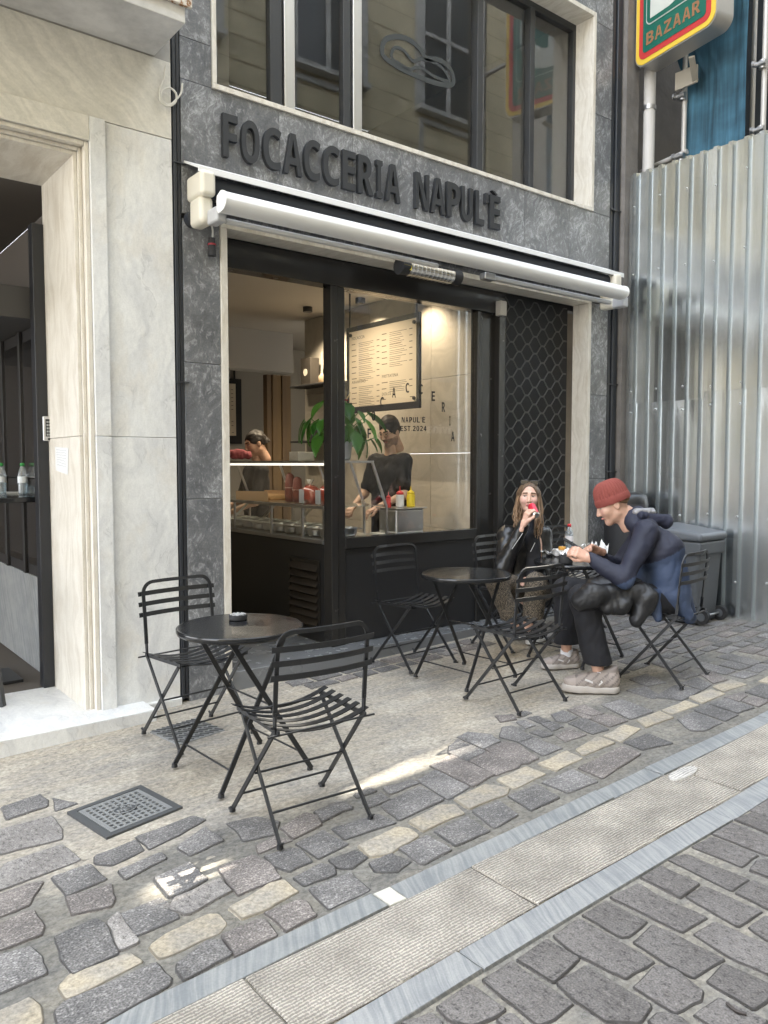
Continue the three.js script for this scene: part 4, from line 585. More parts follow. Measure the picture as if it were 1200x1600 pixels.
// ================================================================ inside the shop
{
  const dc = thing('display_counter', 'black display counter with lit glass case and vent along the shop entrance', 'counter');
  const x0 = 3.3, x1 = 3.92, z0 = -2.6, z1 = -0.31, yb = 0.92, yt = 1.52;
  part(dc, 'base', rbox(x0, x1, 0.13, yb - 0.03, z0, z1, 0.004), mBlack); part(dc, 'worktop', rbox(x0 - 0.01, x1 + 0.02, yb - 0.028, yb, z0, z1, 0.003), mSteelR);
  part(dc, 'vent_frame', mg(box(x0 - 0.012, x0 - 0.001, 0.23, 0.25, -0.80, -0.36), box(x0 - 0.012, x0 - 0.001, 0.74, 0.76, -0.80, -0.36), box(x0 - 0.012, x0 - 0.001, 0.25, 0.74, -0.80, -0.78), box(x0 - 0.012, x0 - 0.001, 0.25, 0.74, -0.38, -0.36)), M(0.04, 0.036, 0.032, { roughness: 0.4, metalness: 0.5 }));
  for (let i = 0; i < 8; i++) { const g = box(-0.002, 0.002, -0.034, 0.034, -0.2, 0.2); g.rotateZ(-0.6); g.translate(x0 - 0.012, 0.285 + i * 0.06, -0.58); part(dc, 'louvre', g, M(0.05, 0.042, 0.036, { roughness: 0.4, metalness: 0.4 })); }
  part(dc, 'case_top', rbox(x0, x1 - 0.14, yt - 0.012, yt + 0.006, z0, z1, 0.003), mAlu);
  part(dc, 'shelf', box(x0 + 0.02, x1 - 0.03, 1.165, 1.173, z0 + 0.02, z1 - 0.02), M(0.85, 0.9, 0.88, { transmission: 0.85, thickness: 0, roughness: 0.02, ior: 1.5 }));
  part(dc, 'shelf_rail', rbox(x0 - 0.002, x0 + 0.012, 1.155, 1.18, z0, z1, 0.002), mAlu);
  for (const z of [z0 + 0.02, -1.75, -1.1, -0.62, z1 - 0.012]) part(dc, 'stanchion', box(x0, x0 + 0.014, yb, 1.155, z - 0.01, z + 0.01), mAlu), part(dc, 'stanchion', mg(box(x1 - 0.014, x1, yb, 1.16, z - 0.01, z + 0.01), bar(V(x1 - 0.007, 1.16, z), V(x1 - 0.147, yt - 0.012, z), 0.014, 0.02)), mAlu);
  part(dc, 'front_glass', box(x0 + 0.004, x0 + 0.009, 1.18, yt - 0.013, z0 + 0.03, z1 - 0.03), mGlass); part(dc, 'lower_glass', box(x0 + 0.004, x0 + 0.009, yb + 0.001, 1.154, z0 + 0.03, z1 - 0.03), mGlass);
  const strip = part(dc, 'led_strip', box(x0 + 0.02, x0 + 0.045, yt - 0.032, yt - 0.014, z0 + 0.05, z1 - 0.03), new THREE.MeshStandardMaterial({ color: 0x222222, emissive: lin(1, 0.93, 0.78), emissiveIntensity: 0.28 }));
  const la = new THREE.RectAreaLight(lin(1, 0.9, 0.72), 2.2, 0.03, 2.2); la.position.set(x0 + 0.033, yt - 0.036, (z0 + z1) / 2); la.rotation.x = -Math.PI / 2; la.castShadow = true; scene.add(la);
  // pans in the case
  const pan = thing('food_pan', 'small steel food pan in the lit display case', 'pan', [3.42, 1.0, -0.42], 0, 'steel pans along the display case');
  part(pan, 'pan', lathe([[0.0, -0.07], [0.055, -0.07], [0.07, -0.055], [0.074, 0.0], [0.08, 0.002], [0.08, -0.004], [0.0765, -0.006]], 20), mSteel); part(pan, 'filling', lathe([[0.072, -0.02], [0.05, -0.012], [0, -0.01]], 14), M(0.4, 0.3, 0.16, { roughness: 0.7, bumpMap: bConcrete, bumpScale: 0.01 }));
  for (let i = 1; i < 12; i++) copy(pan, [3.42, 1.0, -0.42 - i * 0.178], 0); for (let i = 0; i < 10; i++) copy(pan, [3.60, 1.0, -0.42 - i * 0.178], 0);
  part(dc, 'pan_rail', mg(box(3.33, 3.345, 0.985, 1.0, z0 + 0.05, z1 - 0.05), box(3.50, 3.52, 0.985, 0.995, z0 + 0.05, z1 - 0.05), box(3.68, 3.70, 0.985, 0.995, z0 + 0.05, z1 - 0.05)), mSteel);
  for (const z of [-0.5, -0.9, -1.5, -2.0]) { const s = thing('serving_tongs', 'steel tongs resting across the pans in the display case', 'tongs', [3.48, 1.0, z], 0.4, 'tongs in the display case'); part(s, 'arms', mg(bar(V(-0.08, 0.01, 0), V(0.12, 0.13, 0.01), 0.014, 0.004), bar(V(-0.08, 0.012, 0.02), V(0.12, 0.13, 0.02), 0.014, 0.004)), mSteel); }
  // wares on the glass shelf
  const salami = M(0.14, 0.035, 0.022, { roughness: 0.55, bumpMap: bConcrete, bumpScale: 0.01 }), paper = M(0.42, 0.27, 0.14, { roughness: 0.9 });
  for (const [z, h, lb2] of [[-1.12, 0.25, 'tall dark cured salami standing nearest the paper tray on the glass shelf'], [-1.0, 0.22, 'shorter dark cured salami beside the bagged sausage on the glass shelf']]) { const s = thing('salami', lb2, 'salami', [3.50, 1.174, z]); part(s, 'sausage', lathe([[0, 0], [0.036, 0.004], [0.045, 0.05], [0.043, h * 0.6], [0.034, h * 0.92], [0.012, h], [0, h]], 14), salami); part(s, 'string', new THREE.TorusGeometry(0.044, 0.002, 5, 18).rotateX(Math.PI / 2).translate(0, h * 0.5, 0), M(0.6, 0.55, 0.45)); }
  for (const [z, lab] of [[-0.80, 'plastic bag of sliced red ham with a white label on the glass shelf'], [-0.56, 'plastic bag of red ham by the window end of the glass shelf']]) {
    const b = thing('meat_bag', lab, 'bag', [3.50, 1.174, z]); const g = new THREE.SphereGeometry(0.1, 20, 14); const p = g.attributes.position; for (let i = 0; i < p.count; i++) { const k = 1 + 0.25 * pn(p.getX(i) * 22, p.getY(i) * 22 + p.getZ(i) * 13, 64, 64); p.setXYZ(i, p.getX(i) * k * 0.8, Math.max(-0.07, p.getY(i) * k * 0.9), p.getZ(i) * k * 1.05); } g.translate(0, 0.07, 0); g.computeVertexNormals(); part(b, 'ham', g, M(0.3, 0.06, 0.04, { roughness: 0.25, clearcoat: 1, clearcoatRoughness: 0.15 }));
    part(b, 'label', rbox(-0.09, -0.084, 0.01, 0.12, -0.035, 0.035, 0.002), M(0.36, 0.38, 0.42, { roughness: 0.3 })); part(b, 'twist', lathe([[0.03, 0.13], [0.012, 0.16], [0.035, 0.2], [0.0, 0.2]], 10), M(0.7, 0.68, 0.62, { transmission: 0.5, thickness: 0, roughness: 0.2 }));
  }
  const tr = thing('paper_tray', 'brown paper lined tray of focaccia on the glass shelf', 'tray', [3.55, 1.174, -1.6]); part(tr, 'tray', mg(box(-0.15, 0.15, 0, 0.01, -0.3, 0.3), bar(V(-0.15, 0.04, -0.3), V(-0.16, 0.05, 0.3), 0.004, 0.08), bar(V(0.15, 0.04, -0.3), V(0.16, 0.05, 0.3), 0.004, 0.08)), paper);
  part(tr, 'bread', rbox(-0.13, 0.13, 0.01, 0.055, -0.28, 0.28, 0.02, 1, 0, 0, 3), M(0.45, 0.26, 0.1, { roughness: 0.8, bumpMap: bConcrete, bumpScale: 0.01 }));
  solo('receipt_box', rbox(3.42, 3.58, 1.527, 1.60, -1.0, -0.86, 0.004), M(0.62, 0.6, 0.57), 'small white box lying on top of the display case', 'box');
  // plant in a pot on the case
  const py0 = 1.527, pl = thing('potted_plant', 'glossy green potted anthurium with one red bloom on top of the counter', 'plant', [3.60, py0, -0.52]);
  part(pl, 'pot', lathe([[0, 0], [0.075, 0], [0.085, 0.02], [0.1, 0.15], [0.094, 0.15], [0.088, 0.12], [0, 0.12]], 22), M(0.45, 0.46, 0.48, { roughness: 0.4 })); part(pl, 'soil', new THREE.CircleGeometry(0.09, 16).rotateX(-Math.PI / 2).translate(0, 0.125, 0), M(0.04, 0.03, 0.02, { roughness: 1 }));
  const leafG = (L, W, bend) => { const nu = 8, nv = 6, pos = [], idx = []; for (let i = 0; i <= nu; i++) for (let j = 0; j <= nv; j++) { const t = i / nu, s = (j / nv) * 2 - 1, w = W * Math.pow(Math.sin(Math.PI * Math.pow(t, 0.62)), 0.9) * (t > 0.97 ? 0.3 : 1); const back = t < 0.15 ? -0.12 * Math.abs(s) * (0.15 - t) * 6 * L : 0; pos.push(s * w, -bend * L * t * t + 0.18 * W * s * s, t * L + back); } for (let i = 0; i < nu; i++) for (let j = 0; j < nv; j++) { const a = i * (nv + 1) + j; idx.push(a, a + nv + 1, a + 1, a + 1, a + nv + 1, a + nv + 2); } const g = new THREE.BufferGeometry(); g.setAttribute('position', new THREE.Float32BufferAttribute(pos, 3)); g.setIndex(idx); g.computeVertexNormals(); return wuv(g, 0.2); };
  const mLeaf = [0, 1, 2].map((i) => M(0.045 + 0.02 * i, 0.16 + 0.045 * i, 0.03, { roughness: 0.3, side: THREE.DoubleSide, transmission: 0.15, thickness: 0 }));
  const leaf = (az, el, r, L, W, bend, drop, m) => { const tip = V(Math.cos(az) * r * Math.cos(el), 0.13 + r * Math.sin(el), Math.sin(az) * r * Math.cos(el)); const s = part(pl, 'stem', tube([V(0, 0.1, 0), V(tip.x * 0.35, tip.y * 0.65, tip.z * 0.35), tip], 0.004, 10, 5), mLeaf[1]); const l = part(pl, 'leaf', leafG(L, W, bend), m); l.position.copy(tip); l.rotation.set(0, Math.PI / 2 - az, 0, 'YXZ'); l.rotateX(drop); };
  let li = 0; for (let i = 0; i < 22; i++) leaf(i * 2.4 + 0.4, 0.15 + 0.9 * ((i * 0.618) % 1), rr(0.17, 0.34), rr(0.10, 0.17), rr(0.035, 0.055), rr(0.15, 0.5), rr(0.5, 1.2), mLeaf[(i * 7) % 3]); for (const [az, el, r, L, W, b, d] of [[3.5, 0.7, 0.30, 0.24, 0.085, 0.3, 0.9], [2.9, 0.3, 0.24, 0.22, 0.075, 0.3, 1.0], [2.3, 0.9, 0.30, 0.2, 0.07, 0.3, 0.7], [0.3, 0.8, 0.34, 0.24, 0.09, 0.25, 0.5], [-0.3, 0.55, 0.26, 0.22, 0.08, 0.3, 0.9], [1.0, 0.7, 0.28, 0.22, 0.08, 0.3, 0.8], [1.6, 0.4, 0.22, 0.2, 0.07, 0.3, 1.1], [-1.2, 0.8, 0.28, 0.2, 0.07, 0.3, 0.8], [-2.2, 0.8, 0.26, 0.2, 0.075, 0.3, 0.8], [0.7, 0.25, 0.2, 0.18, 0.07, 0.3, 1.2], [3.1, 1.1, 0.36, 0.2, 0.07, 0.3, 0.6], [0.05, 0.1, 0.16, 0.16, 0.06, 0.3, 1.2], [1.9, 1.1, 0.34, 0.2, 0.07, 0.3, 0.6], [-0.7, 1.0, 0.33, 0.22, 0.08, 0.3, 0.6]]) leaf(az, el, r, L * 0.85, W * 0.85, b, d, mLeaf[li++ % 3]);
  part(pl, 'flower_stalk', tube([V(0, 0.1, 0), V(0.0, 0.3, 0.03), V(0.02, 0.47, 0.05)], 0.004, 12, 5), mLeaf[2]); { const s = part(pl, 'bloom', leafG(0.12, 0.05, 0.1), M(0.45, 0.03, 0.05, { roughness: 0.25, side: THREE.DoubleSide })); s.position.set(0.03, 0.47, 0.05); s.rotation.set(0.2, -2.0, 0.2); part(pl, 'spadix', rod(V(0.02, 0.47, 0.05), V(0.06, 0.54, 0.06), 0.006, 0.004), M(0.6, 0.5, 0.3)); }
  // steel table with squeeze bottles
  const tb = thing('steel_stand', 'stainless steel prep stand holding squeeze bottles behind the window', 'stand', [4.08, 0.13, -0.42]);
  part(tb, 'worktop', rbox(-0.14, 0.26, 0.77, 0.80, -0.16, 0.16, 0.003), mWhitePaint); part(tb, 'body', rbox(-0.13, 0.18, 0.0, 0.769, -0.15, 0.15, 0.004), mSteelR);
  const ty = thing('steel_tray', 'deep stainless steel tray under the squeeze bottles', 'tray', [4.13, 0.931, -0.42]); part(ty, 'tray', mg(rbox(-0.13, 0.17, 0, 0.2, -0.12, 0.12, 0.02, 1, 0, 0, 3), rbox(-0.145, 0.19, 0.201, 0.21, -0.135, 0.135, 0.003)), mSteel);
  const sq = (px, body, cap, h, r, label) => { const c = onZ(px, 760, -0.40), b = thing('squeeze_bottle', label, 'bottle', [c.x, 1.142, -0.40]); part(b, 'body', lathe([[0, 0], [r * 0.96, 0], [r, 0.01], [r, h * 0.55], [r * 0.8, h * 0.62], [0, h * 0.62]], 18), body); part(b, 'cap', lathe([[0, h * 0.6], [r * 0.88, h * 0.6], [r * 0.88, h * 0.7], [r * 0.5, h * 0.76], [r * 0.16, h * 0.8], [r * 0.07, h], [0, h]], 18), cap); };
  const red = M(0.55, 0.02, 0.02, { roughness: 0.4 }), yl = M(0.72, 0.55, 0.02, { roughness: 0.4 });
  sq(607, red, red, 0.13, 0.022, 'short red squeeze bottle on the steel tray'); sq(625, M(0.6, 0.6, 0.58, { roughness: 0.5 }), red, 0.175, 0.035, 'white squeeze bottle with red nozzle cap on the steel tray'); sq(642, yl, yl, 0.175, 0.036, 'yellow squeeze bottle on the steel tray');
  // menu boards
  const menu = (w, h, full) => canvasTex(w, h, (g) => {
    g.fillStyle = '#d9cdb8'; g.fillRect(0, 0, w, h); g.fillStyle = '#2a241e'; const sx = w / 1024, sy = h / 900; g.save(); g.scale(sx, sy); g.font = '46px sans-serif';
    const T = (t, x, y) => g.fillText(t, x, y); T('FOCACCIA', 40, 100); T('ARANCINO', 40, 620); T('FRITTATINA', 520, 600); T('DOLCE', 520, 800);
    let s = 5; const R = () => (s = (s * 16807) % 2147483647) / 2147483647; g.fillStyle = '#5b5046';
    const row = (x, y) => { g.fillRect(x, y, 60 + R() * 30, 9); for (let k = 0; k < 2 + R() * 1.5; k++) g.fillRect(x + 115, y + k * 20, 150 + R() * 110, 5); g.fillRect(x + 400, y, 44, 9); };
    for (let y = 150; y < 560; y += 68) { row(40, y); if (y > 0 && y < 540) row(520, y - 70 + 20); } for (const y of [665, 730, 795, 850]) row(40, y); for (const y of [650, 720]) row(520, y); g.fillRect(520, 840, 60, 9); g.fillRect(930, 840, 40, 9); g.restore();
  });
  const mt = menu(1024, 900), Xm = 4.5;
  const mb = thing('menu_board', 'hanging framed menu board with columns of print inside the shop window', 'menu'); const A = onX(541, 515, Xm), B = onX(655, 488, Xm), y0 = 1.99, y1 = 2.82, za = A.z, zb = B.z;
  part(mb, 'frame', mg(rbox(Xm, Xm + 0.03, y0, y1, za, za + 0.04), rbox(Xm, Xm + 0.03, y0, y1, zb - 0.04, zb), rbox(Xm, Xm + 0.03, y1 - 0.045, y1 - 0.0005, za + 0.04, zb - 0.04), rbox(Xm, Xm + 0.03, y0 + 0.0005, y0 + 0.06, za + 0.04, zb - 0.04)), mBlackMatt);
  part(mb, 'sheet', quadGeo(V(Xm + 0.008, y0 + 0.06, za + 0.04), V(Xm + 0.008, y0 + 0.06, zb - 0.04), V(Xm + 0.008, y1 - 0.045, zb - 0.04), V(Xm + 0.008, y1 - 0.045, za + 0.04)), new THREE.MeshStandardMaterial({ map: mt, roughness: 0.6, side: THREE.DoubleSide }));
  part(mb, 'back_board', box(Xm + 0.012, Xm + 0.025, y0 + 0.02, y1 - 0.02, za + 0.01, zb - 0.01), mBlackMatt);
  for (const z of [za + 0.04, zb - 0.05]) part(mb, 'hanging_rod', rod(V(Xm + 0.015, y1, z), V(Xm + 0.015, 3.149, z), 0.008), mBlackMatt);
  for (const [y, z] of [[y0 + 0.09, zb - 0.07], [y1 - 0.08, zb - 0.07], [y1 - 0.08, za + 0.07], [y0 + 0.09, za + 0.07]]) part(mb, 'corner_knob', rod(V(Xm - 0.006, y, z), V(Xm + 0.01, y, z), 0.016, 0.016, 12), mBlackMatt);
  const m2 = thing('wall_menu', 'second framed menu board on the dark back wall', 'menu'); const C = onZ(372, 640, -5.15);
  part(m2, 'frame', box(C.x - 0.75, C.x + 0.06, C.y - 0.47, C.y + 0.42, -5.19, -5.16), mBlackMatt); part(m2, 'sheet', quadGeo(V(C.x - 0.70, C.y - 0.36, -5.158), V(C.x - 0.03, C.y - 0.36, -5.158), V(C.x - 0.03, C.y + 0.35, -5.158), V(C.x - 0.70, C.y + 0.35, -5.158)), new THREE.MeshStandardMaterial({ map: mt, roughness: 0.6 }));
  part(m2, 'hanging_rod', box(C.x - 0.05, C.x - 0.03, C.y + 0.42, 2.9, -5.18, -5.16), mBlackMatt);
  // shelves on the side wall
  const shf = (y, z0s, z1s, label) => { const s = solo('wall_shelf', rbox(4.72, 4.949, y, y + 0.02, z0s, z1s, 0.003), mBlackMatt, label, 'shelf', 'shelves on the side wall'); return s; };
  shf(2.36, -3.1, -2.2, 'upper thin black wall shelf carrying a box and a scent jar'); shf(1.74, -3.1, -2.2, 'lower thin black wall shelf behind the plant leaves');
  const bb = thing('gift_box', 'dark upright box with round pale label on the upper wall shelf', 'box', [4.84, 2.381, -2.86]); part(bb, 'box', rbox(-0.06, 0.06, 0, 0.3, -0.1, 0.1, 0.004), M(0.03, 0.025, 0.02)); part(bb, 'label', rod(V(-0.0605, 0.14, 0), V(-0.063, 0.14, 0), 0.04, 0.04, 18), M(0.5, 0.47, 0.4));
  const df = thing('scent_jar', 'small glass scent jar with dark sticks on the upper wall shelf', 'jar', [4.82, 2.381, -2.58]); part(df, 'jar', lathe([[0, 0], [0.045, 0], [0.045, 0.08], [0.02, 0.1], [0.02, 0.12]], 16), M(0.7, 0.6, 0.45, { transmission: 0.6, thickness: 0, roughness: 0.1 })); part(df, 'stick', rod(V(0, 0.05, 0), V(-0.03, 0.36, 0.12), 0.006), mBlackMatt); part(df, 'stick', rod(V(0, 0.05, 0), V(0.02, 0.34, -0.04), 0.004), M(0.4, 0.3, 0.2));
  solo('card_reader', rbox(4.75, 4.87, 1.762, 1.94, -2.75, -2.55, 0.01), mBlackMatt, 'black boxy device on the lower wall shelf', 'device');
  // lamps
  const lamp = (x, z, I, tx, tz, label) => {
    const l = thing('ceiling_spotlight', label, 'lamp', [x, 3.149, z], 0, 'ceiling spotlights'); part(l, 'housing', lathe([[0.05, 0], [0.05, -0.05], [0.035, -0.05], [0.035, -0.01], [0, -0.01]], 18), mBlackMatt); part(l, 'bulb', rod(V(0, -0.03, 0), V(0, -0.022, 0), 0.03, 0.03, 16), new THREE.MeshStandardMaterial({ color: 0x222222, emissive: lin(1, 0.72, 0.4), emissiveIntensity: 2 }));
    const s = new THREE.SpotLight(lin(1, 0.82, 0.58), I * 0.95, 0, 1.05, 0.8, 2); s.position.set(x, 3.149 - 0.06, z); s.target.position.set(tx, 1.2, tz); s.castShadow = true; scene.add(s, s.target);
  };
  lamp(4.72, -0.95, 0.9, 4.9, -0.95, 'round black ceiling spotlight over the counter side wall'); lamp(4.72, -1.75, 1.8, 4.9, -1.75, 'round black ceiling spotlight behind the hanging menu board'); lamp(4.55, -2.45, 2.6, 4.9, -2.5, 'round black ceiling spotlight above the shelf with the box and scent jar'); lamp(3.9, -3.2, 1.2, 4.0, -3.6, 'round black ceiling spotlight deep in the shop before the bulkhead'); lamp(3.75, -1.15, 1.25, 4.45, -1.15, 'added ceiling spotlight that brightens the hanging menu board');  // the last spot is added to brighten the menu board
}

// ================================================================ pavement furniture
function makeChair(label) {
  const c = thing('bistro_chair', label, 'chair', [0, 0, 0], 0, 'folding metal bistro chairs'), x = 0.205;
  const U = []; for (const p of [[-x, 0.5, -0.168], [-x, 0.62, -0.178], [-x, 0.755, -0.194]]) U.push(V(...p)); for (let k = 1; k < 6; k++) { const a = k / 6 * Math.PI / 2; U.push(V(-x + 0.06 * (1 - Math.cos(a)), 0.755 + 0.06 * Math.sin(a), -0.194 - 0.008 * Math.sin(a))); } U.push(V(-x + 0.06, 0.815, -0.204), V(-0.07, 0.815, -0.216), V(0.07, 0.815, -0.216)); const n0 = U.length; for (let k = n0 - 3; k >= 0; k--) U.push(V(-U[k].x, U[k].y, U[k].z));
  const band = (pts, w, t) => { const gs = []; for (let i = 0; i + 1 < pts.length; i++) { const d = pts[i + 1].clone().sub(pts[i]).multiplyScalar(0.04); gs.push(bar(pts[i].clone().sub(d), pts[i + 1].clone().add(d), w, t, V(0, 0.26, 0.97))); } return mg(gs); };
  part(c, 'back_frame', band(U, 0.018, 0.008), mChair);
  for (const y of [0.645, 0.700, 0.755]) { const z = -0.168 - (y - 0.5) * 0.1, P = []; for (let k = 0; k <= 12; k++) { const s = k / 6 - 1; P.push(V(s * 0.232, y, z - 0.006 - 0.03 * (1 - s * s))); } part(c, 'back_slat', ribbon(P, V(0, 0.97, -0.25), 0.024, 0.0035), mChair); }
  for (const s of [-1, 1]) {
    const f = part(c, 'front_leg', mg(bar(V(s * x, 0.51, -0.169), V(s * x, 0.43, -0.163), 0.008, 0.018, V(0, 0, 1)), bar(V(s * x, 0.435, -0.166), V(s * (x + 0.015), 0.012, 0.205), 0.009, 0.018, V(0, 1, 0))), mChair);
    const r = part(c, 'rear_leg', bar(V(s * (x - 0.012), 0.435, 0.165), V(s * (x + 0.004), 0.012, -0.21), 0.009, 0.018, V(0, 1, 0)), mChair);
    part(f, 'foot', mg(rod(V(s * (x + 0.015), 0.001, 0.205), V(s * (x + 0.015), 0.02, 0.205), 0.014, 0.012, 10), bar(V(s * (x + 0.015), 0.006, 0.205), V(s * (x + 0.015), 0.008, 0.23), 0.016, 0.008)), mChair); part(r, 'foot', mg(rod(V(s * (x + 0.004), 0.001, -0.21), V(s * (x + 0.004), 0.02, -0.21), 0.014, 0.012, 10), bar(V(s * (x + 0.004), 0.01, -0.21), V(s * (x + 0.004), 0.03, -0.232), 0.012, 0.005)), mChair);
    part(c, 'seat_rail', bar(V(s * (x - 0.006), 0.432, -0.19), V(s * (x - 0.006), 0.44, 0.19), 0.008, 0.018), mChair);
  }
  for (let i = 0; i < 6; i++) { const z = -0.155 + i * 0.066, P = []; for (let k = 0; k <= 12; k++) { const s = k / 6 - 1; P.push(V(s * 0.226, 0.449 + i * 0.0016 - 0.042 * (1 - s * s) + 0.004 * s * s, z)); } part(c, 'seat_slat', ribbon(P, V(0, 0, 1), 0.034, 0.0035), mChair); }
  for (const [y, z, w, r] of [[0.425, -0.185, 0.245, 0.0045], [0.105, 0.118, 0.212, 0.005], [0.105, -0.125, 0.21, 0.005], [0.225, 0.0, 0.212, 0.005], [0.425, 0.16, 0.205, 0.005]]) part(c, 'stretcher', rod(V(-w, y, z), V(w, y, z), r, r, 7), mChair);
  c.scale.set(1.03, 1.045, 1.0); return c;
}
const seat = (src, x, z, turn, label) => { const p = [x, gy(x) + 0.006, z]; if (!src) { const c = makeChair(label); c.position.set(...p); c.rotation.y = turn; return c; } return copy(src, p, turn, label); };
const ch0 = seat(null, 1.755, 1.80, Math.PI - 0.05, 'empty folding bistro chair with its back to the street by the ashtray table');
seat(ch0, 1.84, 0.59, 0.1, 'empty folding bistro chair against the pale marble wall by the ashtray table');
seat(ch0, 3.69, 0.28, 0.06, 'empty folding bistro chair with its back to the black shop panel');
seat(ch0, 3.60, 1.36, Math.PI + 0.02, 'empty folding bistro chair with its back to the street by the bare round table');
seat(ch0, 4.68, 1.70, Math.PI + 0.16, 'folding bistro chair under the person in the red beanie');
seat(ch0, 4.60, 0.40, 0.05, 'folding bistro chair under the person in the leather jacket');
seat(ch0, 5.36, 0.36, -0.1, 'empty folding bistro chair in front of the rolling grille behind the water bottle');
function makeTable(label) {
  const t = thing('bistro_table', label, 'table', [0, 0, 0], 0, 'round folding bistro tables');
  part(t, 'table_top', lathe([[0, 0.700], [0.288, 0.700], [0.288, 0.690], [0.303, 0.690], [0.307, 0.700], [0.307, 0.714], [0.302, 0.7185], [0.296, 0.7172], [0, 0.7172]], 64), mTop);
  for (const z of [-0.235, 0.235]) for (const s of [-1, 1]) { const l = part(t, 'leg', bar(V(s * -0.16, 0.70, z * 0.72), V(s * 0.245, 0.012, z + (s > 0 ? 0.012 : 0)), 0.024, 0.008, V(0, 0, 1)), mChair); part(l, 'foot', rod(V(s * 0.245, 0, z), V(s * 0.245, 0.02, z), 0.016, 0.013, 10), mChair); }
  for (const s of [-1, 1]) part(t, 'stretcher', rod(V(s * 0.19, 0.105, -0.23), V(s * 0.19, 0.105, 0.23), 0.005), mChair); part(t, 'stretcher', rod(V(0.04, 0.36, -0.2), V(0.04, 0.36, 0.2), 0.005), mChair);
  part(t, 'rail', mg(bar(V(-0.2, 0.692, -0.17), V(0.2, 0.692, -0.17), 0.02, 0.012), bar(V(-0.2, 0.692, 0.17), V(0.2, 0.692, 0.17), 0.02, 0.012)), mChair); return t;
}
const tabPos = (x, z) => [x, gy(x) + 0.006, z];
const tb0 = makeTable('round black bistro table with an ashtray on it by the marble wall'); tb0.position.set(...tabPos(1.80, 1.18)); tb0.rotation.y = 0.04;
copy(tb0, tabPos(3.71, 0.80), 0.06, 'bare round black bistro table in front of the shop window');
const tb2 = copy(tb0, tabPos(4.64, 1.0), 0.05, 'round black bistro table with bottle and food wrappers between the two seated people');
{
  const q = onY(372, 968, 0.718 + gy(1.8) + 0.006), y = 0.7245 + gy(1.8);
  const a = thing('ashtray', 'low black ashtray filled with pale pebbles on the marble side table', 'ashtray', [q.x, y, q.z]); part(a, 'dish', lathe([[0, 0], [0.043, 0], [0.046, 0.004], [0.046, 0.026], [0.042, 0.026], [0.041, 0.018], [0, 0.018]], 28), mBlackMatt);
  const pg2 = new THREE.IcosahedronGeometry(0.0055, 0), gs = []; for (let i = 0; i < 60; i++) { const r = 0.038 * Math.sqrt(rnd()), t = rnd() * 6.28, g = pg2.clone(); g.scale(rr(0.7, 1.3), rr(0.6, 1), rr(0.7, 1.3)); g.translate(r * Math.cos(t), 0.021 + rnd() * 0.008, r * Math.sin(t)); gs.push(g); } const pb = part(a, 'pebbles', mg(gs), M(0.38, 0.38, 0.37)); pb.userData.kind = 'stuff';
  const yt = 0.7245 + gy(4.64), on = (x, yy) => onY(x, yy, yt);
  const bq = on(889, 862); mkBottle([bq.x, yt, bq.z], M(0.6, 0.02, 0.03, { roughness: 0.4 }), 'clear water bottle with red cap on the table between the seated people', M(0.75, 0.72, 0.74), 1.0);
  const aq = on(884, 880), as = thing('ash_jar', 'black ribbed ash pot with notched rim on the table between the seated people', 'ashtray', [aq.x, yt, aq.z]); part(as, 'pot', (() => { const g = lathe([[0, 0], [0.045, 0], [0.048, 0.006], [0.05, 0.055], [0.044, 0.055], [0.042, 0.02], [0, 0.02]], 36); const p = g.attributes.position; for (let i = 0; i < p.count; i++) { const a2 = Math.atan2(p.getZ(i), p.getX(i)), k = 1 + 0.03 * Math.cos(a2 * 18); p.setX(i, p.getX(i) * k); p.setZ(i, p.getZ(i) * k); if (p.getY(i) > 0.05) p.setY(i, p.getY(i) + 0.005 * Math.cos(a2 * 9)); } g.computeVertexNormals(); return g; })(), mBlackMatt);
  const paperG = (w, d, h, sd) => { const n = 14, pos = [], idx = []; for (let j = 0; j <= n; j++) for (let i = 0; i <= n; i++) { const u = i / n - 0.5, v = j / n - 0.5; pos.push(u * w * (1 + 0.15 * pn(v * 5, sd, 64, 64)), Math.max(0.002, h * (0.35 + 0.9 * pn(u * 4 + sd, v * 4, 64, 64) + 0.5 * pn(u * 9, v * 9 + sd, 64, 64) + 1.2 * Math.max(0, Math.abs(u) - 0.3) * 2)), v * d); } for (let j = 0; j < n; j++) for (let i = 0; i < n; i++) { const a2 = j * (n + 1) + i; idx.push(a2, a2 + n + 1, a2 + 1, a2 + 1, a2 + n + 1, a2 + n + 2); } let g = new THREE.BufferGeometry(); g.setAttribute('position', new THREE.Float32BufferAttribute(pos, 3)); g.setIndex(idx); g = g.toNonIndexed(); g.computeVertexNormals(); return wuv(g, 0.2); };
  const mPaper = M(0.74, 0.73, 0.71, { roughness: 0.8, side: THREE.DoubleSide });
  const w1 = on(868, 868), w2 = on(930, 868);
  const a1 = solo('food_wrapper', paperG(0.24, 0.22, 0.055, 3), mPaper, 'unfolded white food paper with a snack on it beside the water bottle', 'paper'); a1.position.set(w1.x, yt, w1.z); a1.rotation.y = 0.4;
  const a2 = solo('food_wrapper', paperG(0.2, 0.14, 0.10, 8), mPaper, 'crumpled white food paper behind the hands holding the phone', 'paper'); a2.position.set(w2.x + 0.02, yt, w2.z - 0.02); a2.rotation.y = 0.2;
  const cq = on(878, 866); solo('snack', rbox(cq.x - 0.025, cq.x + 0.025, yt + 0.036, yt + 0.062, cq.z - 0.02, cq.z + 0.02, 0.008, 1, 0, 0, 2), M(0.6, 0.3, 0.05, { roughness: 0.6 }), 'small orange snack lying on the white food paper', 'snack');
}
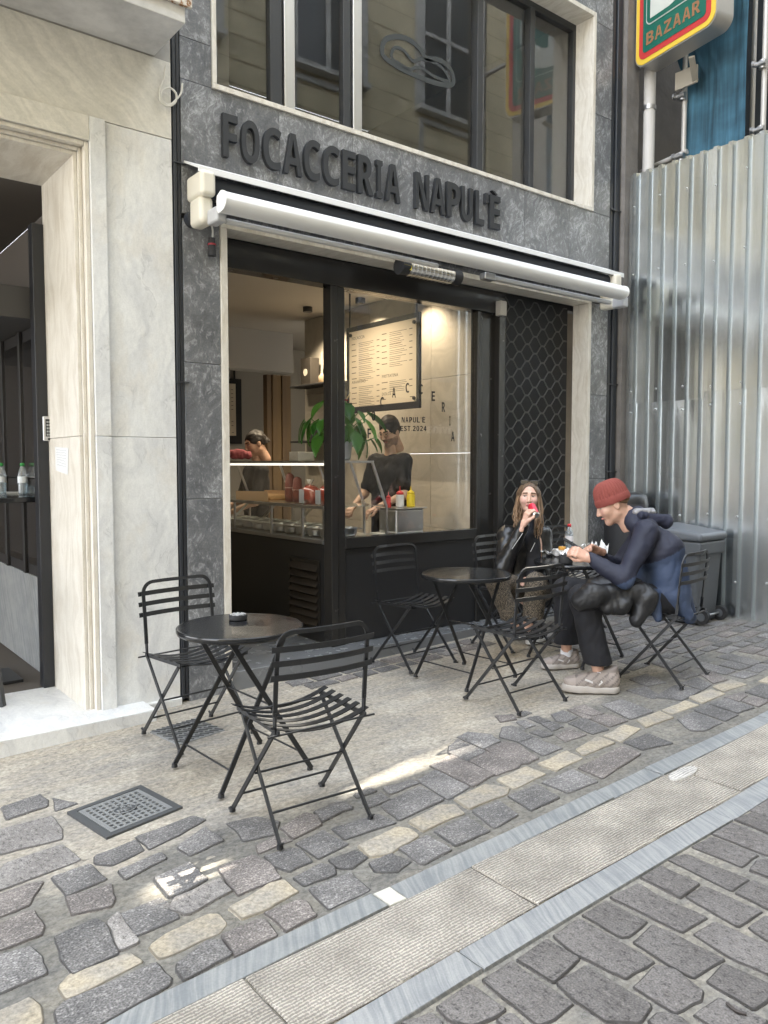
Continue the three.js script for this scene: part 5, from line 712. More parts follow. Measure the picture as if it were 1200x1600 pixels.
// manhole covers
{
  const P = [[120, 1272], [205, 1228], [282, 1270], [160, 1315]].map(([x, y]) => onG(x, y)), cx = 1.19, cz = 1.245, c = thing('manhole_cover', 'square iron manhole cover with grid of slots and oval emblem', 'manhole cover', [cx, gy(cx) + 0.002, cz], 0.16);
  c.rotation.z = 0.03; c.scale.set(0.9, 1, 0.9); const iron = M(0.3, 0.305, 0.3, { roughness: 0.55, metalness: 0.5, bumpMap: bFine, bumpScale: 0.001 }), dark = M(0.085, 0.088, 0.09, { roughness: 0.6, metalness: 0.3 });
  part(c, 'base', box(-0.18, 0.18, -0.02, 0.003, -0.18, 0.18), dark); part(c, 'frame', mg(box(-0.2, 0.2, -0.02, 0.009, 0.165, 0.195), box(-0.2, 0.2, -0.02, 0.009, -0.195, -0.165), box(-0.2, -0.165, -0.02, 0.0088, -0.165, 0.165), box(0.165, 0.2, -0.02, 0.0088, -0.165, 0.165)), dark);
  for (let i = 0; i < 10; i++) part(c, 'grid_bar', box(-0.148 + i * 0.0325, -0.136 + i * 0.0325, 0, 0.0085, -0.148, 0.148), iron); for (let i = 0; i < 10; i++) part(c, 'grid_bar', box(-0.148, 0.156, 0, 0.0078, -0.148 + i * 0.0325, -0.136 + i * 0.0325), iron);
  part(c, 'rim', mg(box(-0.16, -0.149, 0, 0.0082, -0.16, 0.16), box(0.157, 0.165, 0, 0.0082, -0.16, 0.16), box(-0.149, 0.157, 0, 0.0082, 0.149, 0.16), box(-0.149, 0.157, 0, 0.0082, -0.16, -0.149)), iron);
  part(c, 'emblem', mg((() => { const g = new THREE.CylinderGeometry(0.06, 0.06, 0.006, 24); g.scale(1, 1, 0.72); g.translate(0, 0.0075, 0); return g; })()), dark); part(c, 'emblem_ring', (() => { const g = new THREE.TorusGeometry(0.057, 0.003, 5, 30); g.rotateX(Math.PI / 2); g.scale(1, 1, 0.72); g.translate(0, 0.011, 0); return g; })(), iron);
  for (const [ch, x, z] of [['N', -0.04, 0.018], ['E', -0.012, 0.026], ['A', -0.012, -0.012], ['Y', 0.02, 0.012]]) { const g = glyph(ch, 0, 0.022, 0, 0.026, 0.004); g.rotateX(-Math.PI / 2); g.translate(x, 0.0105, z); part(c, 'letter', g, iron); }
  const d = thing('drain_cover', 'small iron cover with diagonal ribs under the bistro chair by the marble wall', 'manhole cover', [1.82, gy(1.82) + 0.003, 0.5], 0.14); d.rotation.z = 0.02; part(d, 'plate', rbox(-0.15, 0.15, -0.02, 0.004, -0.15, 0.15, 0.003), iron);
  for (let i = 0; i < 9; i++) for (let j = 0; j < 5; j++) { const x = -0.128 + i * 0.032, z = -0.12 + j * 0.06; part(d, 'rib', (() => { const g = box(-0.004, 0.004, 0.004, 0.009, -0.026, 0.026); g.rotateY((i + j) % 2 ? 0.7 : 0.5); g.translate(x, 0, z); return g; })(), dark); }
}
// bins by the fence
{
  const b = thing('wheeled_bin', 'grey plastic wheeled bin with sloping lid against the metal fence', 'bin', [6.27, gy(6.3) + 0.008, 0.93], 0.05), g1 = M(0.085, 0.092, 0.1, { roughness: 0.5 }), g2 = M(0.115, 0.125, 0.138, { roughness: 0.45 });
  const taper = (g, k) => { const p = g.attributes.position; for (let i = 0; i < p.count; i++) { const t = p.getY(i) / 0.66, s = k + (1 - k) * t; p.setX(i, p.getX(i) * s); p.setZ(i, p.getZ(i) * s); } g.computeVertexNormals(); return g; };
  part(b, 'body', taper(rbox(-0.2, 0.2, 0.0, 0.66, -0.2, 0.2, 0.03, 1, 0, 0, 4), 0.84), g1); part(b, 'rim', rbox(-0.215, 0.215, 0.55, 0.66, -0.215, 0.215, 0.02, 1, 0, 0, 3), g1);
  part(b, 'lid', (() => { const g = rbox(-0.225, 0.225, 0.662, 0.78, -0.225, 0.225, 0.03, 1, 0, 0, 4), p = g.attributes.position; for (let i = 0; i < p.count; i++) if (p.getY(i) > 0.7) p.setY(i, p.getY(i) - 0.05 * ss(-0.1, 0.22, p.getZ(i))); g.computeVertexNormals(); return g; })(), g2);
  for (const x of [-0.13, 0.17]) { const w = part(b, 'wheel', rod(V(x - 0.02, 0.06, 0.2), V(x + 0.02, 0.06, 0.2), 0.06, 0.06, 24), mBlackMatt); part(w, 'hub', rod(V(x - 0.024, 0.06, 0.2), V(x + 0.024, 0.06, 0.2), 0.032, 0.032, 18), g1); }
  b.scale.setScalar(1.06); part(b, 'axle', rod(V(-0.14, 0.06, 0.195), V(0.18, 0.06, 0.195), 0.01), mSteelR);
  const k = thing('black_bin', 'round topped black litter bin between the seated person and the grey bin', 'bin', [6.26, gy(6.26) + 0.012, 0.30]);
  part(k, 'body', lathe([[0, 0], [0.17, 0], [0.18, 0.03], [0.19, 0.95], [0, 0.95]], 30), mBlackMatt); part(k, 'lid', lathe([[0.2, 0.94], [0.2, 1.0], [0.185, 1.055], [0.13, 1.085], [0, 1.095]], 30), mBlack); part(k, 'band', lathe([[0.203, 0.96], [0.203, 0.985]], 30), M(0.05, 0.05, 0.055, { roughness: 0.3 }));
}

{ const a = onG(1135, 1576), b = onG(1150, 1588), c = onG(1166, 1593); for (const q of [a, b, c]) q.y += 0.016; solo('twig', tube([a, b, c], 0.005, 10, 5), M(0.05, 0.04, 0.035), 'short dark twig lying on the grey street setts', 'twig'); }

// ================================================================ people: distance fields meshed with surface nets
function nets(f, lo, hi, c, colour) {
  const nx = Math.ceil((hi[0] - lo[0]) / c) + 1, ny = Math.ceil((hi[1] - lo[1]) / c) + 1, nz = Math.ceil((hi[2] - lo[2]) / c) + 1, sv = new Float32Array(nx * ny * nz);
  let o = 0; for (let k = 0; k < nz; k++) for (let j = 0; j < ny; j++) for (let i = 0; i < nx; i++) sv[o++] = f(lo[0] + i * c, lo[1] + j * c, lo[2] + k * c);
  const at = (i, j, k) => sv[(k * ny + j) * nx + i], id = new Int32Array(nx * ny * nz).fill(-1), pos = [], nor = [], idx = [];
  const E = [[0, 1], [2, 3], [4, 5], [6, 7], [0, 2], [1, 3], [4, 6], [5, 7], [0, 4], [1, 5], [2, 6], [3, 7]], v = new Float32Array(8);
  for (let k = 0; k < nz - 1; k++) for (let j = 0; j < ny - 1; j++) for (let i = 0; i < nx - 1; i++) {
    let m = 0; for (let q = 0; q < 8; q++) { v[q] = at(i + (q & 1), j + ((q >> 1) & 1), k + (q >> 2)); if (v[q] < 0) m++; }
    if (m === 0 || m === 8) continue;
    let x = 0, y = 0, z = 0, n = 0;
    for (const [a, b] of E) if ((v[a] < 0) !== (v[b] < 0)) { const t = v[a] / (v[a] - v[b]); x += (a & 1) + ((b & 1) - (a & 1)) * t; y += ((a >> 1) & 1) + (((b >> 1) & 1) - ((a >> 1) & 1)) * t; z += (a >> 2) + ((b >> 2) - (a >> 2)) * t; n++; }
    id[(k * ny + j) * nx + i] = pos.length / 3; pos.push(lo[0] + (i + x / n) * c, lo[1] + (j + y / n) * c, lo[2] + (k + z / n) * c);
    const gx = v[1] + v[3] + v[5] + v[7] - v[0] - v[2] - v[4] - v[6], gY = v[2] + v[3] + v[6] + v[7] - v[0] - v[1] - v[4] - v[5], gz = v[4] + v[5] + v[6] + v[7] - v[0] - v[1] - v[2] - v[3], L = Math.hypot(gx, gY, gz) || 1; nor.push(gx / L, gY / L, gz / L);
  }
  const I = (i, j, k) => id[(k * ny + j) * nx + i], quad = (a, b, c2, d, fl) => { if (a < 0 || b < 0 || c2 < 0 || d < 0) return; if (fl) idx.push(a, b, c2, a, c2, d); else idx.push(a, c2, b, a, d, c2); };
  for (let k = 1; k < nz - 1; k++) for (let j = 1; j < ny - 1; j++) for (let i = 1; i < nx - 1; i++) {
    const s = at(i, j, k) < 0;
    if (s !== (at(i + 1, j, k) < 0)) quad(I(i, j - 1, k - 1), I(i, j, k - 1), I(i, j, k), I(i, j - 1, k), s);
    if (s !== (at(i, j + 1, k) < 0)) quad(I(i - 1, j, k - 1), I(i - 1, j, k), I(i, j, k), I(i, j, k - 1), s);
    if (s !== (at(i, j, k + 1) < 0)) quad(I(i - 1, j - 1, k), I(i, j - 1, k), I(i, j, k), I(i - 1, j, k), s);
  }
  const g = new THREE.BufferGeometry(); g.setAttribute('position', new THREE.Float32BufferAttribute(pos, 3)); g.setAttribute('normal', new THREE.Float32BufferAttribute(nor, 3)); g.setIndex(idx);
  const col = new Float32Array(pos.length).fill(1); if (colour) for (let i = 0; i < pos.length; i += 3) { const q = colour(pos[i], pos[i + 1], pos[i + 2]); col[i] = q[0]; col[i + 1] = q[1]; col[i + 2] = q[2]; }
  g.setAttribute('color', new THREE.BufferAttribute(col, 3)); return wuv(g, 0.5);
}
const smin = (a, b, k) => { const h = Math.max(k - Math.abs(a - b), 0) / k; return Math.min(a, b) - h * h * k * 0.25; };
const capD = (x, y, z, c) => { const bx = c[3] - c[0], by = c[4] - c[1], bz = c[5] - c[2], px = x - c[0], py = y - c[1], pz = z - c[2], h = cl((px * bx + py * by + pz * bz) / (bx * bx + by * by + bz * bz + 1e-9)); return Math.hypot(px - bx * h, py - by * h, pz - bz * h) - (c[6] + (c[7] - c[6]) * h); };
const ellD = (x, y, z, e) => { const a = (x - e[0]) / e[3], b = (y - e[1]) / e[4], c = (z - e[2]) / e[5], k0 = Math.hypot(a, b, c), k1 = Math.hypot(a / e[3], b / e[4], c / e[5]); return k1 < 1e-6 ? -Math.min(e[3], e[4], e[5]) : k0 * (k0 - 1) / k1; };
const C = (a, b, ra, rb = ra) => [a.x, a.y, a.z, b.x, b.y, b.z, ra, rb];
const n3 = (x, y, z, s) => pn(x * s + z * s * 0.7, y * s - z * s * 0.4, 256, 256);
function blob(caps, k, cell, { wr = 0, ws = 12, clip = [], colour, grow = 0 } = {}) {
  const lo = [9, 9, 9], hi = [-9, -9, -9]; for (const c of caps) for (let q = 0; q < 2; q++) for (let a = 0; a < 3; a++) { const r = c[6 + q] + 0.035 + wr + grow; lo[a] = Math.min(lo[a], c[q * 3 + a] - r); hi[a] = Math.max(hi[a], c[q * 3 + a] + r); }
  return nets((x, y, z) => { let d = 9; for (const c of caps) d = smin(d, capD(x, y, z, c), k); d -= grow; if (wr && Math.abs(d) < 0.06) d += wr * (0.7 * n3(x, y, z, ws) + 0.5 * (0.3 - 1.7 * Math.abs(n3(x + 3, y * 0.7, z + 1, ws * 1.6))) + 0.14 * (0.3 - 1.7 * Math.abs(n3(x, y * 1.3 + 5, z + 2, ws * 3.3)))); for (const [p, n] of clip) d = Math.max(d, (x - p.x) * n.x + (y - p.y) * n.y + (z - p.z) * n.z); return d; }, lo, hi, cell, colour);
}
const basisOf = (f, u) => { const z = f.clone().normalize(), x = u.clone().cross(z).normalize(), y = z.clone().cross(x); return new THREE.Matrix4().makeBasis(x, y, z); };
function headGeo(skin, brow, lip, o = {}) {     // face looks along +z, origin between the ears
  const f = (x, y, z) => {
    const ax = Math.abs(x); let d = ellD(x, y, z, [0, 0.035, -0.012, 0.073, 0.082, 0.094]); d = smin(d, ellD(x, y, z, [0, -0.022, 0.022, 0.058, 0.08, 0.066]), 0.03);
    d = smin(d, capD(ax, y, z, [0.0, -0.085, 0.045, 0.043, -0.055, -0.005, 0.024, 0.022]), 0.03); d = smin(d, Math.hypot(x, y + 0.098, z - 0.06) - 0.018, 0.025);
    d = smin(d, Math.hypot(ax - 0.036, y + 0.022, z - 0.055) - 0.026, 0.03); d = smin(d, capD(ax, y, z, [0.012, 0.03, 0.082, 0.042, 0.028, 0.066, 0.01, 0.008]), 0.018);
    d = -smin(-d, Math.hypot(ax - 0.031, y - 0.008, z - 0.102) - 0.017, 0.014); d = Math.min(d, Math.hypot(ax - 0.031, y - 0.009, z - 0.072) - 0.0125);
    d = smin(d, capD(x, y, z, [0, 0.018, 0.086, 0, -0.03, 0.104, 0.007, 0.0115]), 0.012); d = smin(d, Math.hypot(ax - 0.01, y + 0.033, z - 0.092) - 0.008, 0.008);
    d = smin(d, capD(ax, y, z, [0, -0.06, 0.09, 0.019, -0.062, 0.08, 0.0065, 0.004]), 0.008); d = smin(d, ellD(ax, y, z, [0.075, -0.002, -0.012, 0.010, 0.031, 0.019]), 0.01);
    return smin(d, capD(x, y, z, [0, -0.03, -0.025, 0, -0.16, -0.05, 0.05, 0.054]), 0.03);
  };
  const col = (x, y, z) => {
    const ax = Math.abs(x);
    if (Math.abs(ax - 0.031) < 0.0135 && z > 0.074 && Math.abs(y - 0.009) < 0.0038) return Math.abs(ax - 0.031 + (o.gaze || 0) * Math.sign(x)) < 0.0055 ? [0.05, 0.035, 0.025] : [0.40, 0.34, 0.31];
    if (ax > 0.013 && ax < 0.05 && Math.abs(y - 0.031 + 0.0 * ax) < 0.005 && z > 0.055) return brow; if (Math.abs(y - 0.0145) < 0.0022 && Math.abs(ax - 0.031) < 0.015 && z > 0.07) return brow;
    if (ax < 0.023 && Math.abs(y + 0.0615) < 0.0085 && z > 0.076) return lip; if (o.beard && y < -0.035 && z > -0.01 && y > -0.115) return mix3(skin, brow, 0.45 + 0.3 * n3(x, y, z, 200));
    const fl = 1 + 0.12 * n3(x, y, z, 45); return [skin[0] * fl, skin[1] * (fl * 0.6 + 0.4) * (ax > 0.02 && ax < 0.055 && y < 0 && y > -0.05 && z > 0.04 ? 0.93 : 1), skin[2] * (fl * 0.6 + 0.4)];
  };
  return nets(f, [-0.1, -0.19, -0.125], [0.1, 0.135, 0.13], 0.0042, col);
}
function handGeo(skin, side, curl, thumb, spread = 1) {   // wrist at origin, fingers along +z, palm faces -y, thumb towards side * x
  const caps = []; for (const [x, l] of [[0.027, 0.07], [0.009, 0.079], [-0.009, 0.073], [-0.026, 0.057]]) {
    const X = x * side; caps.push([X * 0.55, 0, 0.0, X, 0.001, 0.085, 0.0165, 0.0115]);
    let p = [X, 0, 0.086], a = 0; const sx = X * 0.10 * spread / 0.027 * 0.027; for (const [t, r0, r1] of [[0.46, 0.0098, 0.009], [0.3, 0.009, 0.0083], [0.24, 0.0083, 0.007]]) { a += curl; const q = [p[0] + sx * t, p[1] - Math.sin(a) * l * t, p[2] + Math.cos(a) * l * t]; caps.push([...p, ...q, r0, r1]); p = q; }
  }
  caps.push([0.012 * side, -0.006, 0.012, 0.035 * side, -0.014, 0.045, 0.018, 0.0135]); const t1 = [0.05 * side - thumb * 0.012 * side, -0.02 - thumb * 0.022, 0.075]; caps.push([0.035 * side, -0.014, 0.045, ...t1, 0.0125, 0.0105], [...t1, t1[0] - thumb * 0.012 * side, t1[1] - thumb * 0.012, t1[2] + 0.028, 0.0105, 0.0085]); caps.push([0, 0, -0.05, 0, 0, 0.01, 0.026, 0.024]);
  return blob(caps, 0.011, 0.0036, { colour: (x, y, z) => { const k = 1 + 0.15 * n3(x, y, z, 60); return [skin[0] * k, skin[1] * k * 0.96, skin[2] * k * 0.95]; } });
}
const place = (g, m4, p, s = 1) => { g.applyMatrix4(m4.clone().multiply(new THREE.Matrix4().makeScale(s, s, s))); g.translate(p.x, p.y, p.z); return g; };
const mergeC = (...gs) => mergeGeometries(gs.flat());       // keeps vertex colours
const mSkin = M(1, 1, 1, { vertexColors: true, roughness: 0.5, sheen: 0.1 });
const vdir = (r, u, d) => RT.clone().multiplyScalar(r).addScaledVector(UP, u).addScaledVector(FW, d).normalize();
const cloth = (r, g, b, o = {}) => M(r, g, b, { roughness: 0.85, ...o });
function shoe(parent, heel, toe, y, m, sole, sc2 = 1, name = 'shoe') {      // a trainer from heel to toe on the ground
  const d = toe.clone().sub(heel); d.y = 0; const L = d.length(), f = d.normalize(), m4 = basisOf(f, V(0, 1, 0)).multiply(new THREE.Matrix4().makeScale(1.05, 1.2, 1)), k = L / 0.3;
  const up = blob([[0, 0.055, 0.03, 0, 0.05, 0.12, 0.042, 0.044], [0, 0.05, 0.12, 0, 0.035, 0.25, 0.044, 0.033], [0, 0.06, 0.035, 0, 0.115, 0.03, 0.040, 0.034], [0, 0.06, 0.09, 0, 0.105, 0.055, 0.036, 0.03], [0.012, 0.03, 0.2, -0.012, 0.03, 0.24, 0.034, 0.034]], 0.03, 0.007, { clip: [[V(0, 0.125, 0), V(0, 1, 0.25).normalize()], [V(0, 0.022, 0), V(0, -1, 0)]], wr: 0.003, ws: 40, colour: (x, y, z) => z > 0.225 ? [1.2, 1.2, 1.2] : y > 0.098 ? [0.75, 0.75, 0.75] : ((z + y * 1.3 + 1) % 0.045) < 0.011 ? [0.6, 0.6, 0.6] : z < 0.05 ? [1.15, 1.15, 1.15] : [1, 1, 1] });
  const so = blob([[0, 0.02, 0.03, 0, 0.018, 0.12, 0.045, 0.042], [0, 0.018, 0.12, 0, 0.016, 0.255, 0.042, 0.042], [0.006, 0.018, 0.2, -0.006, 0.018, 0.2, 0.047, 0.047]], 0.03, 0.007, { clip: [[V(0, 0.034, 0), V(0, 1, 0)], [V(0, 0, 0), V(0, -1, 0)]] });
  const p = heel.clone(); p.y = y; const S = part(parent, name, place(up, m4, p, k * sc2), m); part(S, 'sole', place(so, m4, p, k * sc2), sole);
  const P = (a, x = -1) => a.map(([h, z]) => V(x * 0.046, h, z)); return { S, m4, p, k: k * sc2 };
}

// ---- seated person in a red beanie looking at a phone
{
  const Y = gy(4.3), pr = thing('person', 'seated person in red beanie and navy jacket looking at a phone', 'person'), sk = [0.55, 0.33, 0.24], P = atD;
  const h1 = onG(964, 1083), t1 = onG(876, 1081), h2 = onG(902, 1043), t2 = onG(845, 1047), ank = (h, t) => { const q = h.clone().lerp(t, 0.3); q.y += 0.13; return q; }, an1 = ank(h1, t1), an2 = ank(h2, t2), lift = (q, dy) => V(q.x, q.y + dy, q.z);
  const hp = P(957, 789, 5.2), hm = basisOf(vdir(-0.93, -0.36, 0.10), vdir(-0.33, 0.94, 0.0)), hs = 1.06;
  const limbs = blob([C(P(1038, 935, 5.2), P(1020, 850, 5.2), 0.12, 0.12), C(P(1008, 832, 5.0), P(1004, 828, 5.38), 0.055), C(P(995, 815, 5.2), P(978, 800, 5.2), 0.055, 0.05), C(P(1035, 940, 5.1), P(905, 934, 4.97), 0.075, 0.055), C(P(905, 934, 4.97), lift(an1, -0.03), 0.05, 0.036), C(P(1030, 940, 5.3), P(882, 920, 5.38), 0.075, 0.055), C(P(882, 920, 5.38), lift(an2, -0.03), 0.05, 0.036), C(P(1010, 832, 4.98), P(975, 905, 4.9), 0.045, 0.038), C(P(975, 905, 4.9), P(922, 872, 5.0), 0.038, 0.028), C(P(1002, 832, 5.38), P(965, 890, 5.42), 0.045, 0.038), C(P(965, 890, 5.42), P(932, 864, 5.28), 0.038, 0.028)], 0.03, 0.014, { colour: () => sk });
  const head = place(headGeo(sk, [0.16, 0.1, 0.06], [0.42, 0.18, 0.15]), hm, hp, hs);
  const hL = place(handGeo(sk, 1, 0.55, 0.6), basisOf(vdir(-0.85, 0.42, 0.05), vdir(0.15, 0.35, -0.9)), P(921, 872, 5.0), 1.0), hR = place(handGeo(sk, -1, 0.6, 0.7), basisOf(vdir(-0.75, 0.25, -0.5), vdir(0.1, 0.75, 0.6)), P(934, 860, 5.24), 1.0);
  part(pr, 'body', mergeC(limbs, head, hL, hR), mSkin);
  // beanie
  const na = 160, nv = 34, pos = [], idx = [];
  for (let j = 0; j <= nv; j++) { const t = j / nv; for (let i = 0; i <= na; i++) { const a = i / na * 2 * Math.PI; let y, r; const cuff = t < 0.34; if (cuff) { const q = t / 0.34; y = 0.012 + q * 0.045; r = 1.06 + 0.035 * Math.sin(q * Math.PI); } else { const q = (t - 0.34) / 0.66; y = 0.057 + 0.104 * Math.sin(q * Math.PI / 2); r = 1.03 * Math.pow(Math.cos(q * Math.PI / 2 * 0.995), 0.62); } const rib = (cuff ? 0.012 * Math.cos(a * 64) : 0.028 * Math.cos(a * 32)) * (t > 0.95 ? 0.3 : 1); const R = r * (1 + rib); pos.push(0.085 * R * Math.cos(a), y, -0.012 + 0.102 * R * Math.sin(a)); } }
  for (let j = 0; j < nv; j++) for (let i = 0; i < na; i++) { const a = j * (na + 1) + i; idx.push(a, a + na + 1, a + 1, a + 1, a + na + 1, a + na + 2); }
  const bg = new THREE.BufferGeometry(); bg.setAttribute('position', new THREE.Float32BufferAttribute(pos, 3)); bg.setIndex(idx); bg.computeVertexNormals(); wuv(bg, 0.1);
  part(pr, 'beanie', place(bg, hm, hp, hs), cloth(0.22, 0.05, 0.038, { side: THREE.DoubleSide, sheen: 0.4, sheenRoughness: 0.6, sheenColor: lin(0.5, 0.2, 0.15), bumpMap: bFine, bumpScale: 0.001 }));
  part(pr, 'hair', place(blob([[-0.03, 0.012, -0.09, 0.03, 0.012, -0.09, 0.02, 0.02], [0.066, 0.012, -0.045, 0.05, -0.005, -0.075, 0.012, 0.012], [-0.066, 0.012, -0.045, -0.05, -0.005, -0.075, 0.012, 0.012]], 0.02, 0.005), hm, hp, hs), cloth(0.12, 0.07, 0.035));
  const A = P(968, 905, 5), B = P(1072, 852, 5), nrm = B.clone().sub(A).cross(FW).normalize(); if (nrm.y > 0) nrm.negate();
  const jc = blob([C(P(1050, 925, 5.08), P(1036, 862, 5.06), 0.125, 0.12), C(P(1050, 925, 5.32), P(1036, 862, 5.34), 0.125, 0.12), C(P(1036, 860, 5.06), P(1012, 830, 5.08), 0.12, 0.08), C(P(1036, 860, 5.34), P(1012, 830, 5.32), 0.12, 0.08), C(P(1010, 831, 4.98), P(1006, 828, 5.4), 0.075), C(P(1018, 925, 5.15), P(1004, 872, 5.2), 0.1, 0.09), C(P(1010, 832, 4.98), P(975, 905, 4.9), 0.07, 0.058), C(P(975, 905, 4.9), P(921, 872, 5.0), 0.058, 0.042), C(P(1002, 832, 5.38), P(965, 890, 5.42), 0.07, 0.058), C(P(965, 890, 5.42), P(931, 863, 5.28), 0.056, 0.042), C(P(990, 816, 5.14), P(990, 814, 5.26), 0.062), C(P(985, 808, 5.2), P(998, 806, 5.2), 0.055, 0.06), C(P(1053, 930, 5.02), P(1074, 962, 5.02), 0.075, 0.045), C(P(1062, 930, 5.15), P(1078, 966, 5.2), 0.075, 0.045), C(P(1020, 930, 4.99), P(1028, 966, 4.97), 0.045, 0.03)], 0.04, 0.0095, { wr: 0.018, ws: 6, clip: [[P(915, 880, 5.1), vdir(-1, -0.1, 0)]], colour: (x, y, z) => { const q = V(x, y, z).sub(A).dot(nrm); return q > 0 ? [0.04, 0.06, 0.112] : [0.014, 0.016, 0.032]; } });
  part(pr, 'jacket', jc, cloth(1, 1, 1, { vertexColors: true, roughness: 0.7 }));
  part(pr, 'hood', blob([C(P(1003, 806, 5.08), P(1040, 815, 5.12), 0.03, 0.035), C(P(1003, 804, 5.3), P(1040, 813, 5.28), 0.03, 0.035), C(P(1040, 815, 5.12), P(1040, 813, 5.28), 0.04, 0.04), C(P(1015, 820, 5.1), P(1015, 820, 5.3), 0.045)], 0.03, 0.008, { wr: 0.012, ws: 14 }), cloth(0.015, 0.017, 0.034));
  part(pr, 'hood_lining', blob([C(P(996, 800, 5.12), P(1018, 800, 5.14), 0.03, 0.026), C(P(996, 800, 5.28), P(1018, 800, 5.26), 0.03, 0.026)], 0.05, 0.007, { wr: 0.012, ws: 22 }), M(0.24, 0.235, 0.24, { roughness: 0.35, metalness: 0.2 }));
  const down = V(0, -1, 0);
  const trous = (caps, hem) => blob(caps, 0.035, 0.0105, { wr: 0.012, ws: 8, clip: [[hem, down]] });
  const mT = cloth(0.0085, 0.0085, 0.011);
  part(pr, 'trousers', mergeC(trous([C(P(1040, 938, 5.08), P(910, 934, 4.97), 0.108, 0.085), C(P(910, 934, 4.97), lift(an1, 0.0), 0.083, 0.088)], lift(an1, 0.055)), trous([C(P(1040, 938, 5.3), P(884, 922, 5.38), 0.108, 0.085), C(P(884, 922, 5.38), lift(an2, 0.0), 0.083, 0.085)], lift(an2, 0.055))), mT);
  const mS = M(0.30, 0.255, 0.225, { vertexColors: true, roughness: 0.8, bumpMap: bFine, bumpScale: 0.001 }), mSo = M(0.46, 0.42, 0.38, { roughness: 0.7 }), mW = M(0.75, 0.74, 0.76, { roughness: 0.9 });
  for (const [h, t, an] of [[h1, t1, an1], [h2, t2, an2]]) {
    const y = gy(h.x) + 0.004, q = shoe(pr, h, t, y, mS, mSo, 1.0); part(pr, 'sock', blob([C(an, V(an.x, y + 0.06, an.z), 0.043, 0.042)], 0.01, 0.007, { clip: [[V(0, an.y + 0.012, 0), V(0, 1, 0)]], wr: 0.003, ws: 50 }), mW);
    for (const s of [-1, 1]) { const cv = [[0.062, 0.085], [0.043, 0.10], [0.045, 0.13], [0.062, 0.18], [0.05, 0.135], [0.05, 0.11]].map(([hh, z]) => V(s * (0.049 - (z - 0.09) * 0.02), hh, z)); part(q.S, 'side_mark', place(mg(bar(V(s * 0.0488, 0.06, 0.085), V(s * 0.0488, 0.044, 0.105), 0.004, 0.012), bar(V(s * 0.0488, 0.044, 0.105), V(s * 0.046, 0.064, 0.175), 0.004, 0.008)), q.m4, q.p, q.k), M(0.62, 0.6, 0.58)); }
    for (let i = 0; i < 4; i++) part(q.S, 'lace', place(rod(V(-0.022, 0.098 - i * 0.011, 0.098 + i * 0.024), V(0.022, 0.098 - i * 0.011, 0.098 + i * 0.024), 0.004, 0.004, 6), q.m4, q.p, q.k), mSo);
  }
  const ph = thing('phone', 'dark smartphone held by the person in the red beanie', 'phone', [0, 0, 0]); ph.position.copy(P(896, 851, 5.06)); ph.quaternion.setFromRotationMatrix(basisOf(vdir(-0.75, 0.45, 0.05), vdir(0.5, 0.8, -0.25))); part(ph, 'case', rbox(-0.037, 0.037, -0.0045, 0.0045, -0.075, 0.075, 0.004, 1, 0, 0, 2), mBlack); part(ph, 'screen', box(-0.034, 0.034, 0.0046, 0.0052, -0.071, 0.071), M(0.02, 0.022, 0.028, { roughness: 0.1 }));
  solo('puffer_coat', blob([C(P(1002, 926, 4.98), P(925, 932, 4.9), 0.07, 0.075), C(P(1000, 918, 5.15), P(930, 918, 5.2), 0.075, 0.07), C(P(925, 930, 4.88), P(908, 940, 4.9), 0.08, 0.06), C(P(1010, 935, 4.95), P(994, 968, 4.93), 0.075, 0.05), C(P(970, 945, 4.9), P(950, 948, 4.9), 0.065, 0.055)], 0.03, 0.0095, { wr: 0.018, ws: 9 }), M(0.0125, 0.0125, 0.0135, { roughness: 0.48, sheen: 0.2 }), 'black puffer coat bundled on the lap of the person in the red beanie', 'coat');
}
